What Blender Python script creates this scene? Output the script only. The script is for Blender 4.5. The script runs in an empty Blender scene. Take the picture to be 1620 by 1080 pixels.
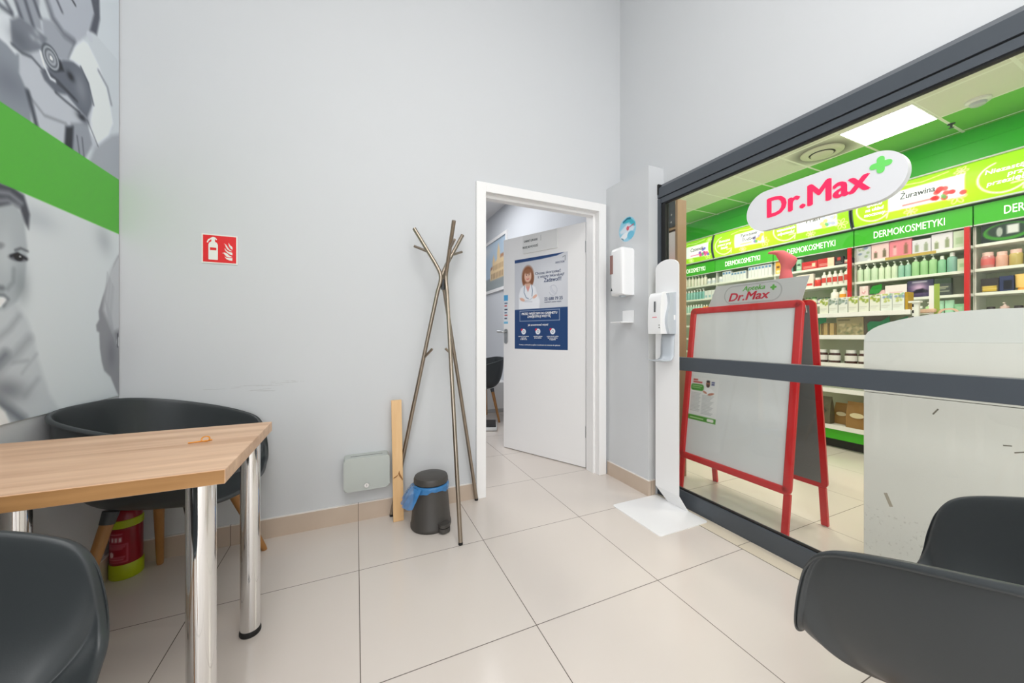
import bpy, bmesh, math, random
import numpy as np
from mathutils import Vector, Matrix

# ------------------------------------------------------------------ camera, world, lights
SC = bpy.context.scene
COL = SC.collection
cam_data = bpy.data.cameras.new('camera')
cam = bpy.data.objects.new('camera', cam_data)
COL.objects.link(cam)
SC.camera = cam
YAW = 0.414795
cam.location = (0, 0, 1.07)
cam.rotation_euler = (math.pi / 2, 0, -YAW)
cam_data.sensor_width = 36.0
cam_data.lens = 561.263 * 36.0 / 1620.0
cam_data.shift_y = -(540.0 - 531.77) / 1620.0
cam_data.clip_start = 0.02
cam_data.clip_end = 60

world = bpy.data.worlds.new('world')
SC.world = world
world.use_nodes = True
world.node_tree.nodes['Background'].inputs[0].default_value = (0.92, 0.96, 1.0, 1)
world.node_tree.nodes['Background'].inputs[1].default_value = 0.6

SC.view_settings.view_transform = 'Standard'
SC.view_settings.look = 'None'
SC.view_settings.gamma = 1.0
SC.view_settings.use_curve_mapping = False
SC.view_settings.exposure = 0.1
SC.cycles.max_bounces = 10
SC.cycles.diffuse_bounces = 6
SC.cycles.transparent_max_bounces = 16
SC.cycles.caustics_reflective = False
SC.cycles.caustics_refractive = False
SC.cycles.sample_clamp_indirect = 6


def area(name, loc, target, sx, sy, power, col=(1, 1, 1)):
    l = bpy.data.lights.new(name, 'AREA')
    l.shape = 'RECTANGLE'
    l.size, l.size_y, l.energy, l.color = sx, sy, power, col
    o = bpy.data.objects.new(name, l)
    COL.objects.link(o)
    o.location = loc
    o.rotation_euler = (Vector(target) - Vector(loc)).to_track_quat('-Z', 'Y').to_euler()
    return o


area('ceiling_lamp_front', (0.2, -0.45, 3.93), (0.2, -0.45, 0), 1.6, 1.2, 40, (1, 0.985, 0.96))
area('ceiling_lamp_rear', (0.3, -2.3, 3.93), (0.3, -2.3, 0), 2.0, 1.4, 40, (1, 0.985, 0.96))
area('shop_front_daylight', (0.4, -3.35, 1.9), (0.4, 2, 1.5), 2.4, 2.6, 22, (0.95, 0.98, 1.0))
area('side_window_daylight', (-1.0, -1.7, 1.75), (2.0, -0.3, 1.2), 2.2, 2.4, 60, (0.97, 0.985, 1.0))
for _i, (_x, _y) in enumerate(((2.75, 0.9), (3.6, 2.4), (5.1, 3.7), (5.1, 0.3), (3.6, 5.4))):
    area('pharmacy_lamp', (_x, _y, 3.37), (_x, _y, 0), 0.6, 0.6, 33, (1, 0.95, 0.82))
area('consulting_lamp', (0.9, 4.2, 2.96), (0.9, 4.2, 0), 1.2, 1.2, 34, (0.98, 0.99, 1.0))

# ------------------------------------------------------------------ materials


def lin(c):
    return tuple((v / 12.92 if v <= 0.04045 else ((v + 0.055) / 1.055) ** 2.4) for v in c)


def rgb(r, g, b):
    return lin((r / 255.0, g / 255.0, b / 255.0))


MATS = {}


def mat(name, col=(200, 200, 200), rough=0.5, metal=0.0, spec=0.5, noise=0.0, nscale=6.0, bump=0.0, bscale=80.0, emit=0.0, coat=0.0):
    """plain procedural surface: base colour with a little noise variation and optional fine bump"""
    if name in MATS:
        return MATS[name]
    m = bpy.data.materials.new(name)
    m.use_nodes = True
    nt = m.node_tree
    b = nt.nodes['Principled BSDF']
    c = rgb(*col) + (1,)
    b.inputs['Base Color'].default_value = c
    b.inputs['Roughness'].default_value = rough
    b.inputs['Metallic'].default_value = metal
    b.inputs['Specular IOR Level'].default_value = spec
    b.inputs['Coat Weight'].default_value = coat
    if emit:
        b.inputs['Emission Color'].default_value = c
        b.inputs['Emission Strength'].default_value = emit
    if noise or bump:
        tc = nt.nodes.new('ShaderNodeTexCoord')
    if noise:
        n = nt.nodes.new('ShaderNodeTexNoise')
        n.inputs['Scale'].default_value = nscale
        n.inputs['Detail'].default_value = 4
        nt.links.new(tc.outputs['Object'], n.inputs['Vector'])
        mx = nt.nodes.new('ShaderNodeMixRGB')
        mx.inputs[1].default_value = tuple(v * (1 - noise) for v in c[:3]) + (1,)
        mx.inputs[2].default_value = tuple(min(1, v * (1 + noise)) for v in c[:3]) + (1,)
        nt.links.new(n.outputs['Fac'], mx.inputs[0])
        nt.links.new(mx.outputs[0], b.inputs['Base Color'])
    if bump:
        n2 = nt.nodes.new('ShaderNodeTexNoise')
        n2.inputs['Scale'].default_value = bscale
        nt.links.new(tc.outputs['Object'], n2.inputs['Vector'])
        bp = nt.nodes.new('ShaderNodeBump')
        bp.inputs['Strength'].default_value = bump
        bp.inputs['Distance'].default_value = 0.002
        nt.links.new(n2.outputs['Fac'], bp.inputs['Height'])
        nt.links.new(bp.outputs[0], b.inputs['Normal'])
    MATS[name] = m
    return m


class NT:
    """small helper to wire math nodes"""

    def __init__(s, m):
        m.use_nodes = True
        s.nt = m.node_tree
        s.b = s.nt.nodes['Principled BSDF']

    def node(s, t, **k):
        n = s.nt.nodes.new(t)
        for a, v in k.items():
            setattr(n, a, v)
        return n

    def link(s, a, b):
        s.nt.links.new(a, b)

    def math(s, op, a, b=None, c=None):
        n = s.node('ShaderNodeMath', operation=op)
        for i, v in enumerate((a, b, c)):
            if v is None:
                continue
            if isinstance(v, (int, float)):
                n.inputs[i].default_value = v
            else:
                s.link(v, n.inputs[i])
        return n.outputs[0]

    def mix(s, f, a, b):
        n = s.node('ShaderNodeMixRGB')
        for i, v in ((0, f), (1, a), (2, b)):
            if isinstance(v, (tuple, list)):
                n.inputs[i].default_value = tuple(v)[:3] + (1,)
            elif isinstance(v, (int, float)):
                n.inputs[i].default_value = v
            else:
                s.link(v, n.inputs[i])
        return n.outputs[0]

    def pos(s):
        g = s.node('ShaderNodeNewGeometry')
        x = s.node('ShaderNodeSeparateXYZ')
        s.link(g.outputs['Position'], x.inputs[0])
        return g.outputs['Position'], x.outputs[0], x.outputs[1], x.outputs[2]

    def noise(s, vec, scale, detail=3, rough=0.5):
        n = s.node('ShaderNodeTexNoise')
        n.inputs['Scale'].default_value = scale
        n.inputs['Detail'].default_value = detail
        n.inputs['Roughness'].default_value = rough
        s.link(vec, n.inputs['Vector'])
        return n.outputs['Fac']

    def gridline(s, co, origin, pitch, width):
        """1 on the joint lines, 0 on the tile"""
        t = s.math('DIVIDE', s.math('SUBTRACT', co, origin - pitch * 50), pitch)
        f = s.math('FRACT', t)
        d = s.math('MINIMUM', f, s.math('SUBTRACT', 1.0, f))
        return s.math('LESS_THAN', d, width * 0.5 / pitch), s.math('FLOOR', t)


TILE, TX, TY = 0.5995, 0.613, 1.7663


def floor_material():
    m = bpy.data.materials.new('polished_tile')
    n = NT(m)
    p, x, y, z = n.pos()
    lx, ix = n.gridline(x, TX, TILE, 0.003)
    ly, iy = n.gridline(y, TY, TILE, 0.003)
    joint = n.math('MAXIMUM', lx, ly)
    cb = n.node('ShaderNodeCombineXYZ')
    n.link(ix, cb.inputs[0])
    n.link(iy, cb.inputs[1])
    wn = n.node('ShaderNodeTexWhiteNoise')
    n.link(cb.outputs[0], wn.inputs['Vector'])
    base = n.mix(n.math('MULTIPLY', wn.outputs['Value'], 0.5), rgb(214, 205, 197), rgb(210, 200, 192))
    cloud = n.noise(p, 2.2, 5, 0.6)
    base = n.mix(n.math('MULTIPLY', cloud, 0.3), base, rgb(218, 211, 203))
    n.link(n.mix(joint, base, rgb(92, 82, 74)), n.b.inputs['Base Color'])
    n.link(n.math('ADD', n.math('MULTIPLY', joint, 0.5), n.math('ADD', 0.12, n.math('MULTIPLY', cloud, 0.1))), n.b.inputs['Roughness'])
    n.b.inputs['Specular IOR Level'].default_value = 0.45
    return m


def wall_material(name, col, scuff=False):
    m = bpy.data.materials.new(name)
    n = NT(m)
    p, x, y, z = n.pos()
    c = n.mix(n.math('MULTIPLY', n.noise(p, 1.3, 4), 0.5), rgb(*col), tuple(v * 0.97 for v in rgb(*col)))
    if scuff:   # faint rub marks left by chair backs
        band = n.math('MULTIPLY', n.math('LESS_THAN', n.math('ABSOLUTE', n.math('SUBTRACT', z, 0.80)), 0.03),
                      n.math('LESS_THAN', n.math('ABSOLUTE', n.math('SUBTRACT', x, -0.48)), 0.22))
        st = n.node('ShaderNodeMapping')
        st.inputs['Scale'].default_value = (6, 6, 90)
        n.link(p, st.inputs['Vector'])
        k = n.math('GREATER_THAN', n.noise(st.outputs[0], 1.0, 4, 0.6), 0.6)
        c = n.mix(n.math('MULTIPLY', n.math('MULTIPLY', band, k), 0.25), c, rgb(150, 148, 145))
    n.link(c, n.b.inputs['Base Color'])
    n.b.inputs['Roughness'].default_value = 0.55
    n.b.inputs['Specular IOR Level'].default_value = 0.25
    bp = n.node('ShaderNodeBump')
    bp.inputs['Strength'].default_value = 0.05
    bp.inputs['Distance'].default_value = 0.002
    n.link(n.noise(p, 140, 2), bp.inputs['Height'])
    n.link(bp.outputs[0], n.b.inputs['Normal'])
    return m


def ceiling_grid_material():
    m = bpy.data.materials.new('suspended_ceiling_tile')
    n = NT(m)
    p, x, y, z = n.pos()
    lx, ix = n.gridline(x, 5.10, 0.6, 0.026)
    ly, iy = n.gridline(y, 1.63, 0.6, 0.026)
    joint = n.math('MAXIMUM', lx, ly)
    g = n.math('GREATER_THAN', x, 5.70)
    c = n.mix(g, rgb(236, 234, 224), rgb(112, 204, 70))
    c = n.mix(n.math('MULTIPLY', n.noise(p, 60, 3), 0.12), c, rgb(150, 150, 140))
    # dust ring round the air outlet
    dx = n.math('SUBTRACT', x, 5.40)
    dy = n.math('SUBTRACT', y, 2.53)
    r = n.math('SQRT', n.math('ADD', n.math('MULTIPLY', dx, dx), n.math('MULTIPLY', dy, dy)))
    soot = n.node('ShaderNodeMapRange')
    soot.inputs[1].default_value = 0.2
    soot.inputs[2].default_value = 0.37
    soot.inputs[3].default_value = 0.9
    soot.inputs[4].default_value = 0.0
    n.link(r, soot.inputs[0])
    c = n.mix(soot.outputs[0], c, rgb(88, 84, 70))
    n.link(n.mix(joint, c, rgb(246, 246, 238)), n.b.inputs['Base Color'])
    n.b.inputs['Roughness'].default_value = 0.7
    return m


def oak_material(name, light, dark, axis=0):
    m = bpy.data.materials.new(name)
    n = NT(m)
    tc = n.node('ShaderNodeTexCoord')
    mp = n.node('ShaderNodeMapping')
    sc = [26, 26, 26]
    sc[axis] = 1.6
    mp.inputs['Scale'].default_value = sc
    n.link(tc.outputs['Object'], mp.inputs['Vector'])
    w = n.noise(mp.outputs[0], 1.0, 6, 0.62)
    mp2 = n.node('ShaderNodeMapping')
    sc2 = [9, 9, 9]
    sc2[axis] = 0.9
    mp2.inputs['Scale'].default_value = sc2
    n.link(tc.outputs['Object'], mp2.inputs['Vector'])
    w2 = n.noise(mp2.outputs[0], 1.0, 4, 0.6)
    ramp = n.node('ShaderNodeValToRGB')
    ramp.color_ramp.elements[0].position = 0.3
    ramp.color_ramp.elements[0].color = rgb(*dark) + (1,)
    ramp.color_ramp.elements[1].position = 0.66
    ramp.color_ramp.elements[1].color = rgb(*light) + (1,)
    n.link(n.math('ADD', n.math('MULTIPLY', w, 0.55), n.math('MULTIPLY', w2, 0.45)), ramp.inputs[0])
    n.link(ramp.outputs[0], n.b.inputs['Base Color'])
    n.b.inputs['Roughness'].default_value = 0.42
    return m


def print_material(name='printed_paper', rough=0.4, emit=0.0):
    if name in MATS:
        return MATS[name]
    m = bpy.data.materials.new(name)
    n = NT(m)
    a = n.node('ShaderNodeAttribute', attribute_name='Col')
    n.link(a.outputs['Color'], n.b.inputs['Base Color'])
    n.b.inputs['Roughness'].default_value = rough
    n.b.inputs['Specular IOR Level'].default_value = 0.3
    if emit:
        n.link(a.outputs['Color'], n.b.inputs['Emission Color'])
        n.b.inputs['Emission Strength'].default_value = emit
    MATS[name] = m
    return m


def glass_material(name, tint, f0):
    m = bpy.data.materials.new(name)
    n = NT(m)
    nt = n.nt
    out = nt.nodes['Material Output']
    nt.nodes.remove(n.b)
    t = n.node('ShaderNodeBsdfTransparent')
    t.inputs[0].default_value = tint + (1,)
    g = n.node('ShaderNodeBsdfGlossy')
    g.inputs['Roughness'].default_value = 0.0
    fr = n.node('ShaderNodeFresnel')
    gm = n.node('ShaderNodeNewGeometry')
    n.link(n.math('ADD', 1.45, n.math('MULTIPLY', gm.outputs['Backfacing'], 1 / 1.45 - 1.45)), fr.inputs[0])
    mx = n.node('ShaderNodeMixShader')
    n.link(n.math('MULTIPLY', fr.outputs[0], f0), mx.inputs[0])
    n.link(t.outputs[0], mx.inputs[1])
    n.link(g.outputs[0], mx.inputs[2])
    n.link(mx.outputs[0], out.inputs[0])
    return m


FLOOR = floor_material()
WALL = wall_material('grey_wall_paint', (207, 209, 211), True)
WALLG = wall_material('grey_consulting_paint', (210, 213, 218))
CEIL = wall_material('white_ceiling_paint', (236, 236, 236))
CEILP = ceiling_grid_material()
OAK = oak_material('oak_laminate', (230, 194, 162), (186, 142, 108), 0)
OAKE = oak_material('oak_edge_band', (188, 142, 92), (140, 98, 54), 0)
BEECH = oak_material('beech_leg', (178, 128, 72), (146, 98, 48), 2)
PINE = oak_material('pine_board', (236, 198, 148), (216, 170, 116), 2)
PRINT = print_material()
PRINTLIT = print_material('backlit_print', 0.35, 0.55)
GLASS = glass_material('clear_glass', (0.988, 0.992, 0.982), 0.8)
SKIRT = mat('beige_skirting_tile', (196, 178, 162), 0.4, noise=0.06, nscale=9)
WHITE = mat('white_lacquer', (238, 237, 236), 0.4)
TRIM = mat('white_door_trim', (240, 239, 238), 0.35)
ANTH = mat('anthracite_aluminium', (70, 76, 83), 0.38, spec=0.5, noise=0.03)
BLACK = mat('black_rubber', (20, 20, 21), 0.6)
CHROME = mat('chrome', (232, 232, 232), 0.06, 1.0)
NICKEL = mat('brushed_nickel', (158, 146, 132), 0.3, 1.0, noise=0.08, nscale=40)
CHAIR = mat('dark_grey_plastic', (52, 56, 58), 0.38, spec=0.5, bump=0.04, bscale=500)
DKMETAL = mat('dark_grey_metal', (58, 61, 64), 0.45)
STEELGREY = mat('light_grey_powder_coat', (184, 189, 184), 0.4, noise=0.02)
BIN = mat('charcoal_plastic', (66, 63, 60), 0.45, noise=0.04)
RED = mat('red_aluminium', (206, 24, 30), 0.3, spec=0.5)
REDSIGN = mat('red_sign_print', (222, 0, 12), 0.4)
GREENP = mat('green_print', (62, 178, 24), 0.4)
GREENLIT = mat('green_header_panel', (52, 176, 20), 0.4, emit=0.12)
GREENWALL = mat('green_bulkhead_paint', (28, 190, 2), 0.4)
SHELFW = mat('white_shelf_steel', (232, 236, 230), 0.4)
LETW = mat('white_lettering', (250, 250, 250), 0.5)
LETWL = mat('white_backlit_lettering', (250, 252, 246), 0.5, emit=0.7)
LETR = mat('crimson_lettering', (250, 36, 88), 0.45, emit=0.25)
LETR2 = mat('dark_red_lettering', (196, 18, 52), 0.5)
LETG = mat('green_lettering', (96, 190, 74), 0.45, emit=0.2)
LETG2 = mat('leaf_green_lettering', (88, 172, 58), 0.5)
LETK = mat('dark_grey_lettering', (62, 70, 72), 0.5)
NAVY = mat('navy_lettering', (42, 62, 104), 0.5)
SOFTW = mat('white_plastic', (240, 240, 240), 0.3)
SOFTG = mat('pale_grey_plastic', (190, 196, 202), 0.35)

# ------------------------------------------------------------------ mesh helpers


def new_obj(name, data, parent=None, m=None):
    o = bpy.data.objects.new(name, data)
    COL.objects.link(o)
    if parent is not None:
        o.parent = parent
    if m is not None and data is not None:
        data.materials.append(m)
    return o


def fin(name, bm, m, parent=None, smooth=True, angle=40):
    bmesh.ops.recalc_face_normals(bm, faces=bm.faces)
    me = bpy.data.meshes.new(name)
    bm.to_mesh(me)
    bm.free()
    o = new_obj(name, me, parent, m)
    if smooth:
        me.polygons.foreach_set('use_smooth', [True] * len(me.polygons))
        try:
            me.set_sharp_from_angle(angle=math.radians(angle))
        except Exception:
            pass
    return o


def tag(o, label, cat, group=None, kind=None):
    if label:
        o['label'] = label
    if cat:
        o['category'] = cat
    if group:
        o['group'] = group
    if kind:
        o['kind'] = kind
    return o


def thing(name, label, cat, loc=(0, 0, 0), rz=0.0, group=None, kind=None):
    o = bpy.data.objects.new(name, None)
    o.empty_display_size = 0.1
    COL.objects.link(o)
    o.location = loc
    o.rotation_euler = (0, 0, rz)
    return tag(o, label, cat, group, kind)


def face_to(o, origin, right, normal):
    """orient a wall-mounted thing: local x to the viewer's right, local y up, local z out of the wall"""
    r, nn = Vector(right).normalized(), Vector(normal).normalized()
    up = nn.cross(r)
    mx = Matrix((r, up, nn)).transposed().to_4x4()
    mx.translation = Vector(origin)
    o.matrix_world = mx
    return o


def dup(src, loc=None, rz=None, label=None, group=None):
    r = src.copy()
    COL.objects.link(r)
    if loc is not None:
        r.location = loc
    if rz is not None:
        r.rotation_euler = (0, 0, rz)
    if label:
        r['label'] = label
    if group:
        r['group'] = group
    for ch in list(src.children):
        c = ch.copy()
        COL.objects.link(c)
        c.parent = r
        for g in list(ch.children):
            d = g.copy()
            COL.objects.link(d)
            d.parent = c
    return r


def box(bm, x0, x1, y0, y1, z0, z1, bev=0.0, seg=2):
    vs = [bm.verts.new((x, y, z)) for x in (x0, x1) for y in (y0, y1) for z in (z0, z1)]
    fs = []
    for q in ((0, 1, 3, 2), (4, 6, 7, 5), (0, 4, 5, 1), (2, 3, 7, 6), (0, 2, 6, 4), (1, 5, 7, 3)):
        fs.append(bm.faces.new([vs[i] for i in q]))
    if bev:
        es = list({e for f in fs for e in f.edges})
        bmesh.ops.bevel(bm, geom=es, offset=bev, segments=seg, profile=0.5, affect='EDGES', clamp_overlap=True)
    return bm


def B(x0, x1, y0, y1, z0, z1, bev=0.0, seg=2):
    return box(bmesh.new(), x0, x1, y0, y1, z0, z1, bev, seg)


def cyl(bm, p0, p1, r0, r1=None, seg=24, cap=True):
    r1 = r0 if r1 is None else r1
    p0, p1 = Vector(p0), Vector(p1)
    d = (p1 - p0).normalized()
    a = d.orthogonal().normalized()
    b = d.cross(a)
    rings = []
    for p, r in ((p0, r0), (p1, r1)):
        rings.append([bm.verts.new(p + (a * math.cos(t) + b * math.sin(t)) * r) for t in [2 * math.pi * i / seg for i in range(seg)]])
    for i in range(seg):
        j = (i + 1) % seg
        bm.faces.new((rings[0][i], rings[0][j], rings[1][j], rings[1][i]))
    if cap:
        bm.faces.new(rings[0][::-1])
        bm.faces.new(rings[1])
    return bm


def tube(bm, pts, r, seg=12, cap=True):
    """round bar along a polyline"""
    pts = [Vector(p) for p in pts]
    rs = r if isinstance(r, (list, tuple)) else [r] * len(pts)
    a = None
    rings = []
    for i, p in enumerate(pts):
        t = (pts[min(i + 1, len(pts) - 1)] - pts[max(i - 1, 0)]).normalized()
        a = t.orthogonal().normalized() if a is None else (a - t * a.dot(t)).normalized()
        b = t.cross(a)
        rings.append([bm.verts.new(p + (a * math.cos(q) + b * math.sin(q)) * rs[i]) for q in [2 * math.pi * k / seg for k in range(seg)]])
    for i in range(len(rings) - 1):
        for k in range(seg):
            j = (k + 1) % seg
            bm.faces.new((rings[i][k], rings[i][j], rings[i + 1][j], rings[i + 1][k]))
    if cap:
        bm.faces.new(rings[0][::-1])
        bm.faces.new(rings[-1])
    return bm


def lathe(bm, prof, seg=32, cx=0.0, cy=0.0, sy=1.0):
    """profile of (radius, z) turned round the z axis"""
    rings = []
    for r, z in prof:
        if r < 1e-6:
            rings.append([bm.verts.new((cx, cy, z))])
        else:
            rings.append([bm.verts.new((cx + r * math.cos(2 * math.pi * i / seg), cy + sy * r * math.sin(2 * math.pi * i / seg), z)) for i in range(seg)])
    for a, b in zip(rings, rings[1:]):
        for i in range(seg):
            j = (i + 1) % seg
            if len(a) == 1 and len(b) == 1:
                continue
            if len(a) == 1:
                bm.faces.new((a[0], b[j], b[i]))
            elif len(b) == 1:
                bm.faces.new((a[i], a[j], b[0]))
            else:
                bm.faces.new((a[i], a[j], b[j], b[i]))
    return bm


def prism(bm, pts, z0, z1, f=lambda x, y, z: (x, y, z)):
    """extrude a flat outline; f maps (x, y, depth) to local coordinates"""
    lo = [bm.verts.new(f(x, y, z0)) for x, y in pts]
    hi = [bm.verts.new(f(x, y, z1)) for x, y in pts]
    n = len(pts)
    for i in range(n):
        j = (i + 1) % n
        bm.faces.new((lo[i], lo[j], hi[j], hi[i]))
    bm.faces.new(lo[::-1])
    bm.faces.new(hi)
    return bm


def rrect(x0, x1, y0, y1, r, n=6):
    out = []
    for cx, cy, a0 in ((x1 - r, y0 + r, -90), (x1 - r, y1 - r, 0), (x0 + r, y1 - r, 90), (x0 + r, y0 + r, 180)):
        for i in range(n + 1):
            a = math.radians(a0 + 90 * i / n)
            out.append((cx + r * math.cos(a), cy + r * math.sin(a)))
    return out


def ring_prism(bm, outer, inner, z0, z1):
    """flat frame between two outlines with the same number of points"""
    n = len(outer)
    L = [[bm.verts.new((x, y, z)) for x, y in o] for o, z in ((outer, z0), (inner, z0), (outer, z1), (inner, z1))]
    for i in range(n):
        j = (i + 1) % n
        bm.faces.new((L[0][i], L[0][j], L[2][j], L[2][i]))
        bm.faces.new((L[1][j], L[1][i], L[3][i], L[3][j]))
        bm.faces.new((L[2][i], L[2][j], L[3][j], L[3][i]))
        bm.faces.new((L[0][j], L[0][i], L[1][i], L[1][j]))
    return bm


def text(name, body, size, m, parent, x, y, z=0.0, align='LEFT', bold=0.0, depth=0.0006, shear=0.0, width=None, space=1.0):
    """flat lettering in the parent's local x-y plane, facing local +z"""
    cu = bpy.data.curves.new(name, 'FONT')
    cu.body = body
    cu.size = size
    cu.align_x = align
    cu.extrude = depth
    cu.shear = shear
    cu.space_character = space
    cu.space_line = 0.95
    cu.resolution_u = 3
    t = bpy.data.objects.new(name, cu)
    COL.objects.link(t)
    dg = bpy.context.evaluated_depsgraph_get()
    me = bpy.data.meshes.new_from_object(t.evaluated_get(dg))
    bpy.data.objects.remove(t)
    bpy.data.curves.remove(cu)
    me.name = name
    n = len(me.vertices)
    co = np.empty(n * 3, 'f')
    me.vertices.foreach_get('co', co)
    co = co.reshape(-1, 3)
    if width and n:
        w = co[:, 0].max() - co[:, 0].min()
        x_ref = {'LEFT': co[:, 0].min(), 'CENTER': (co[:, 0].max() + co[:, 0].min()) / 2, 'RIGHT': co[:, 0].max()}[align]
        co[:, 0] = (co[:, 0] - x_ref) * (width / w)
    co += np.array((x, y, z + depth), 'f')
    me.vertices.foreach_set('co', co.ravel())
    me.materials.clear()
    if bold:            # heavier strokes: the same letters laid again a hair to each side
        bm = bmesh.new()
        bm.from_mesh(me)
        src = list(bm.verts) + list(bm.edges) + list(bm.faces)
        for dx, dy, dz in ((bold, 0, 1), (-bold, 0, 2), (0, bold * 0.6, 3), (0, -bold * 0.6, 4)):
            g = bmesh.ops.duplicate(bm, geom=src)['geom']
            bmesh.ops.translate(bm, verts=[v for v in g if isinstance(v, bmesh.types.BMVert)], vec=(dx * size, dy * size, dz * 2e-5))
        bm.to_mesh(me)
        bm.free()
    o = new_obj(name, me, parent, m)
    return o


class Paint:
    """a print: colours laid on a fine flat grid of vertices (x right, y up)"""

    def __init__(s, x0, x1, y0, y1, res, col=(255, 255, 255)):
        s.x0, s.x1, s.y0, s.y1 = x0, x1, y0, y1
        s.nx, s.ny = max(2, int((x1 - x0) / res) + 1), max(2, int((y1 - y0) / res) + 1)
        s.X, s.Y = np.meshgrid(np.linspace(x0, x1, s.nx), np.linspace(y0, y1, s.ny))
        s.C = np.empty((s.ny, s.nx, 3))
        s.C[:] = np.array(col) / 255.0
        s.res = res

    def blend(s, a, col):
        s.C += (np.array(col) / 255.0 - s.C) * np.clip(a, 0, 1)[..., None]

    def poly(s, pts, col, soft=None, a=1.0):
        soft = soft or s.res
        inside = np.zeros(s.X.shape, bool)
        dist = np.full(s.X.shape, 1e9)
        n = len(pts)
        for i in range(n):
            (xa, ya), (xb, yb) = pts[i], pts[(i + 1) % n]
            if ya != yb:
                c = ((ya > s.Y) != (yb > s.Y)) & (s.X < (xb - xa) * (s.Y - ya) / (yb - ya) + xa)
                inside ^= c
            dist = np.minimum(dist, s._seg(xa, ya, xb, yb))
        sd = np.where(inside, dist, -dist)
        s.blend(np.clip(0.5 + sd / (2 * soft), 0, 1) * a, col)

    def _seg(s, xa, ya, xb, yb):
        dx, dy = xb - xa, yb - ya
        l2 = dx * dx + dy * dy + 1e-12
        t = np.clip(((s.X - xa) * dx + (s.Y - ya) * dy) / l2, 0, 1)
        return np.hypot(s.X - xa - t * dx, s.Y - ya - t * dy)

    def line(s, pts, w, col, soft=None, a=1.0):
        soft = soft or s.res
        d = np.full(s.X.shape, 1e9)
        for (xa, ya), (xb, yb) in zip(pts, pts[1:]):
            d = np.minimum(d, s._seg(xa, ya, xb, yb))
        s.blend(np.clip(0.5 + (w / 2 - d) / (2 * soft), 0, 1) * a, col)

    def ell(s, cx, cy, rx, ry, col, rot=0.0, soft=0.15, a=1.0):
        c, q = math.cos(rot), math.sin(rot)
        u = ((s.X - cx) * c + (s.Y - cy) * q) / rx
        v = (-(s.X - cx) * q + (s.Y - cy) * c) / ry
        r = np.hypot(u, v)
        s.blend(np.clip((1 - r) / soft + 0.5, 0, 1) * a, col)

    def blob(s, cx, cy, rx, ry, col, rot=0.0, a=1.0):
        c, q = math.cos(rot), math.sin(rot)
        u = ((s.X - cx) * c + (s.Y - cy) * q) / rx
        v = (-(s.X - cx) * q + (s.Y - cy) * c) / ry
        s.blend(np.exp(-(u * u + v * v)) * a, col)

    def rect(s, x0, x1, y0, y1, col, a=1.0):
        s.poly([(x0, y0), (x1, y0), (x1, y1), (x0, y1)], col, None, a)

    def blur(s, times=1):
        for _ in range(times):
            P = np.pad(s.C, ((1, 1), (1, 1), (0, 0)), 'edge')
            s.C = (P[:-2, 1:-1] + P[2:, 1:-1] + P[1:-1, :-2] + P[1:-1, 2:] + 2 * P[1:-1, 1:-1]) / 6

    def mesh(s, name, parent, m=None, bulge=None, z=0.0):
        """write the grid as one mesh in the parent's local x-y plane; bulge(y) gives its relief"""
        n = s.nx * s.ny
        co = np.zeros((n, 3), 'f')
        co[:, 0] = s.X.ravel()
        co[:, 1] = s.Y.ravel()
        co[:, 2] = z if bulge is None else z + bulge(s.Y.ravel())
        i = np.arange((s.ny - 1) * (s.nx - 1))
        q = (i // (s.nx - 1)) * s.nx + i % (s.nx - 1)
        f = np.stack([q, q + 1, q + s.nx + 1, q + s.nx], 1).astype('i')
        me = bpy.data.meshes.new(name)
        me.vertices.add(n)
        me.vertices.foreach_set('co', co.ravel())
        me.loops.add(f.size)
        me.polygons.add(len(f))
        me.loops.foreach_set('vertex_index', f.ravel())
        me.polygons.foreach_set('loop_start', np.arange(len(f), dtype='i') * 4)
        me.update(calc_edges=True)
        ca = me.color_attributes.new('Col', 'FLOAT_COLOR', 'POINT')
        C = np.clip(s.C.reshape(-1, 3), 0, 1)
        L = np.where(C <= 0.04045, C / 12.92, ((C + 0.055) / 1.055) ** 2.4)
        ca.data.foreach_set('color', np.concatenate([L, np.ones((n, 1))], 1).astype('f').ravel())
        return new_obj(name, me, parent, m or PRINT)


def spline(pts, n=8, closed=False):
    """Catmull-Rom through points of any dimension"""
    P = [np.array(p, float) for p in pts]
    N = len(P)
    out = []
    for i in range(N if closed else N - 1):
        if closed:
            p0, p1, p2, p3 = P[(i - 1) % N], P[i], P[(i + 1) % N], P[(i + 2) % N]
        else:
            p0, p1, p2, p3 = P[max(i - 1, 0)], P[i], P[i + 1], P[min(i + 2, N - 1)]
        for k in range(n):
            t = k / n
            out.append(tuple(0.5 * (2 * p1 + (p2 - p0) * t + (2 * p0 - 5 * p1 + 4 * p2 - p3) * t * t + (3 * p1 - p0 - 3 * p2 + p3) * t ** 3)))
    if not closed:
        out.append(tuple(P[-1]))
    return out


def struct(name, bm, m, smooth=False):
    o = fin(name, bm, m, None, smooth)
    o['kind'] = 'structure'
    return o


ORD = ['first', 'second', 'third', 'fourth', 'fifth', 'sixth', 'seventh', 'eighth', 'ninth', 'tenth', 'eleventh', 'twelfth', 'thirteenth',
       'fourteenth', 'fifteenth', 'sixteenth', 'seventeenth', 'eighteenth', 'nineteenth', 'twentieth']
XR, YR, UP = (1, 0, 0), (0, 1, 0), (0, 0, 1)

# ------------------------------------------------------------------ the setting
XL, YB, XR0 = -1.011, 2.25, 1.936          # left wall, back wall and right wall faces of the waiting room
ZC, ZP = 3.95, 3.40                        # ceilings of waiting room and pharmacy


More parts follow.
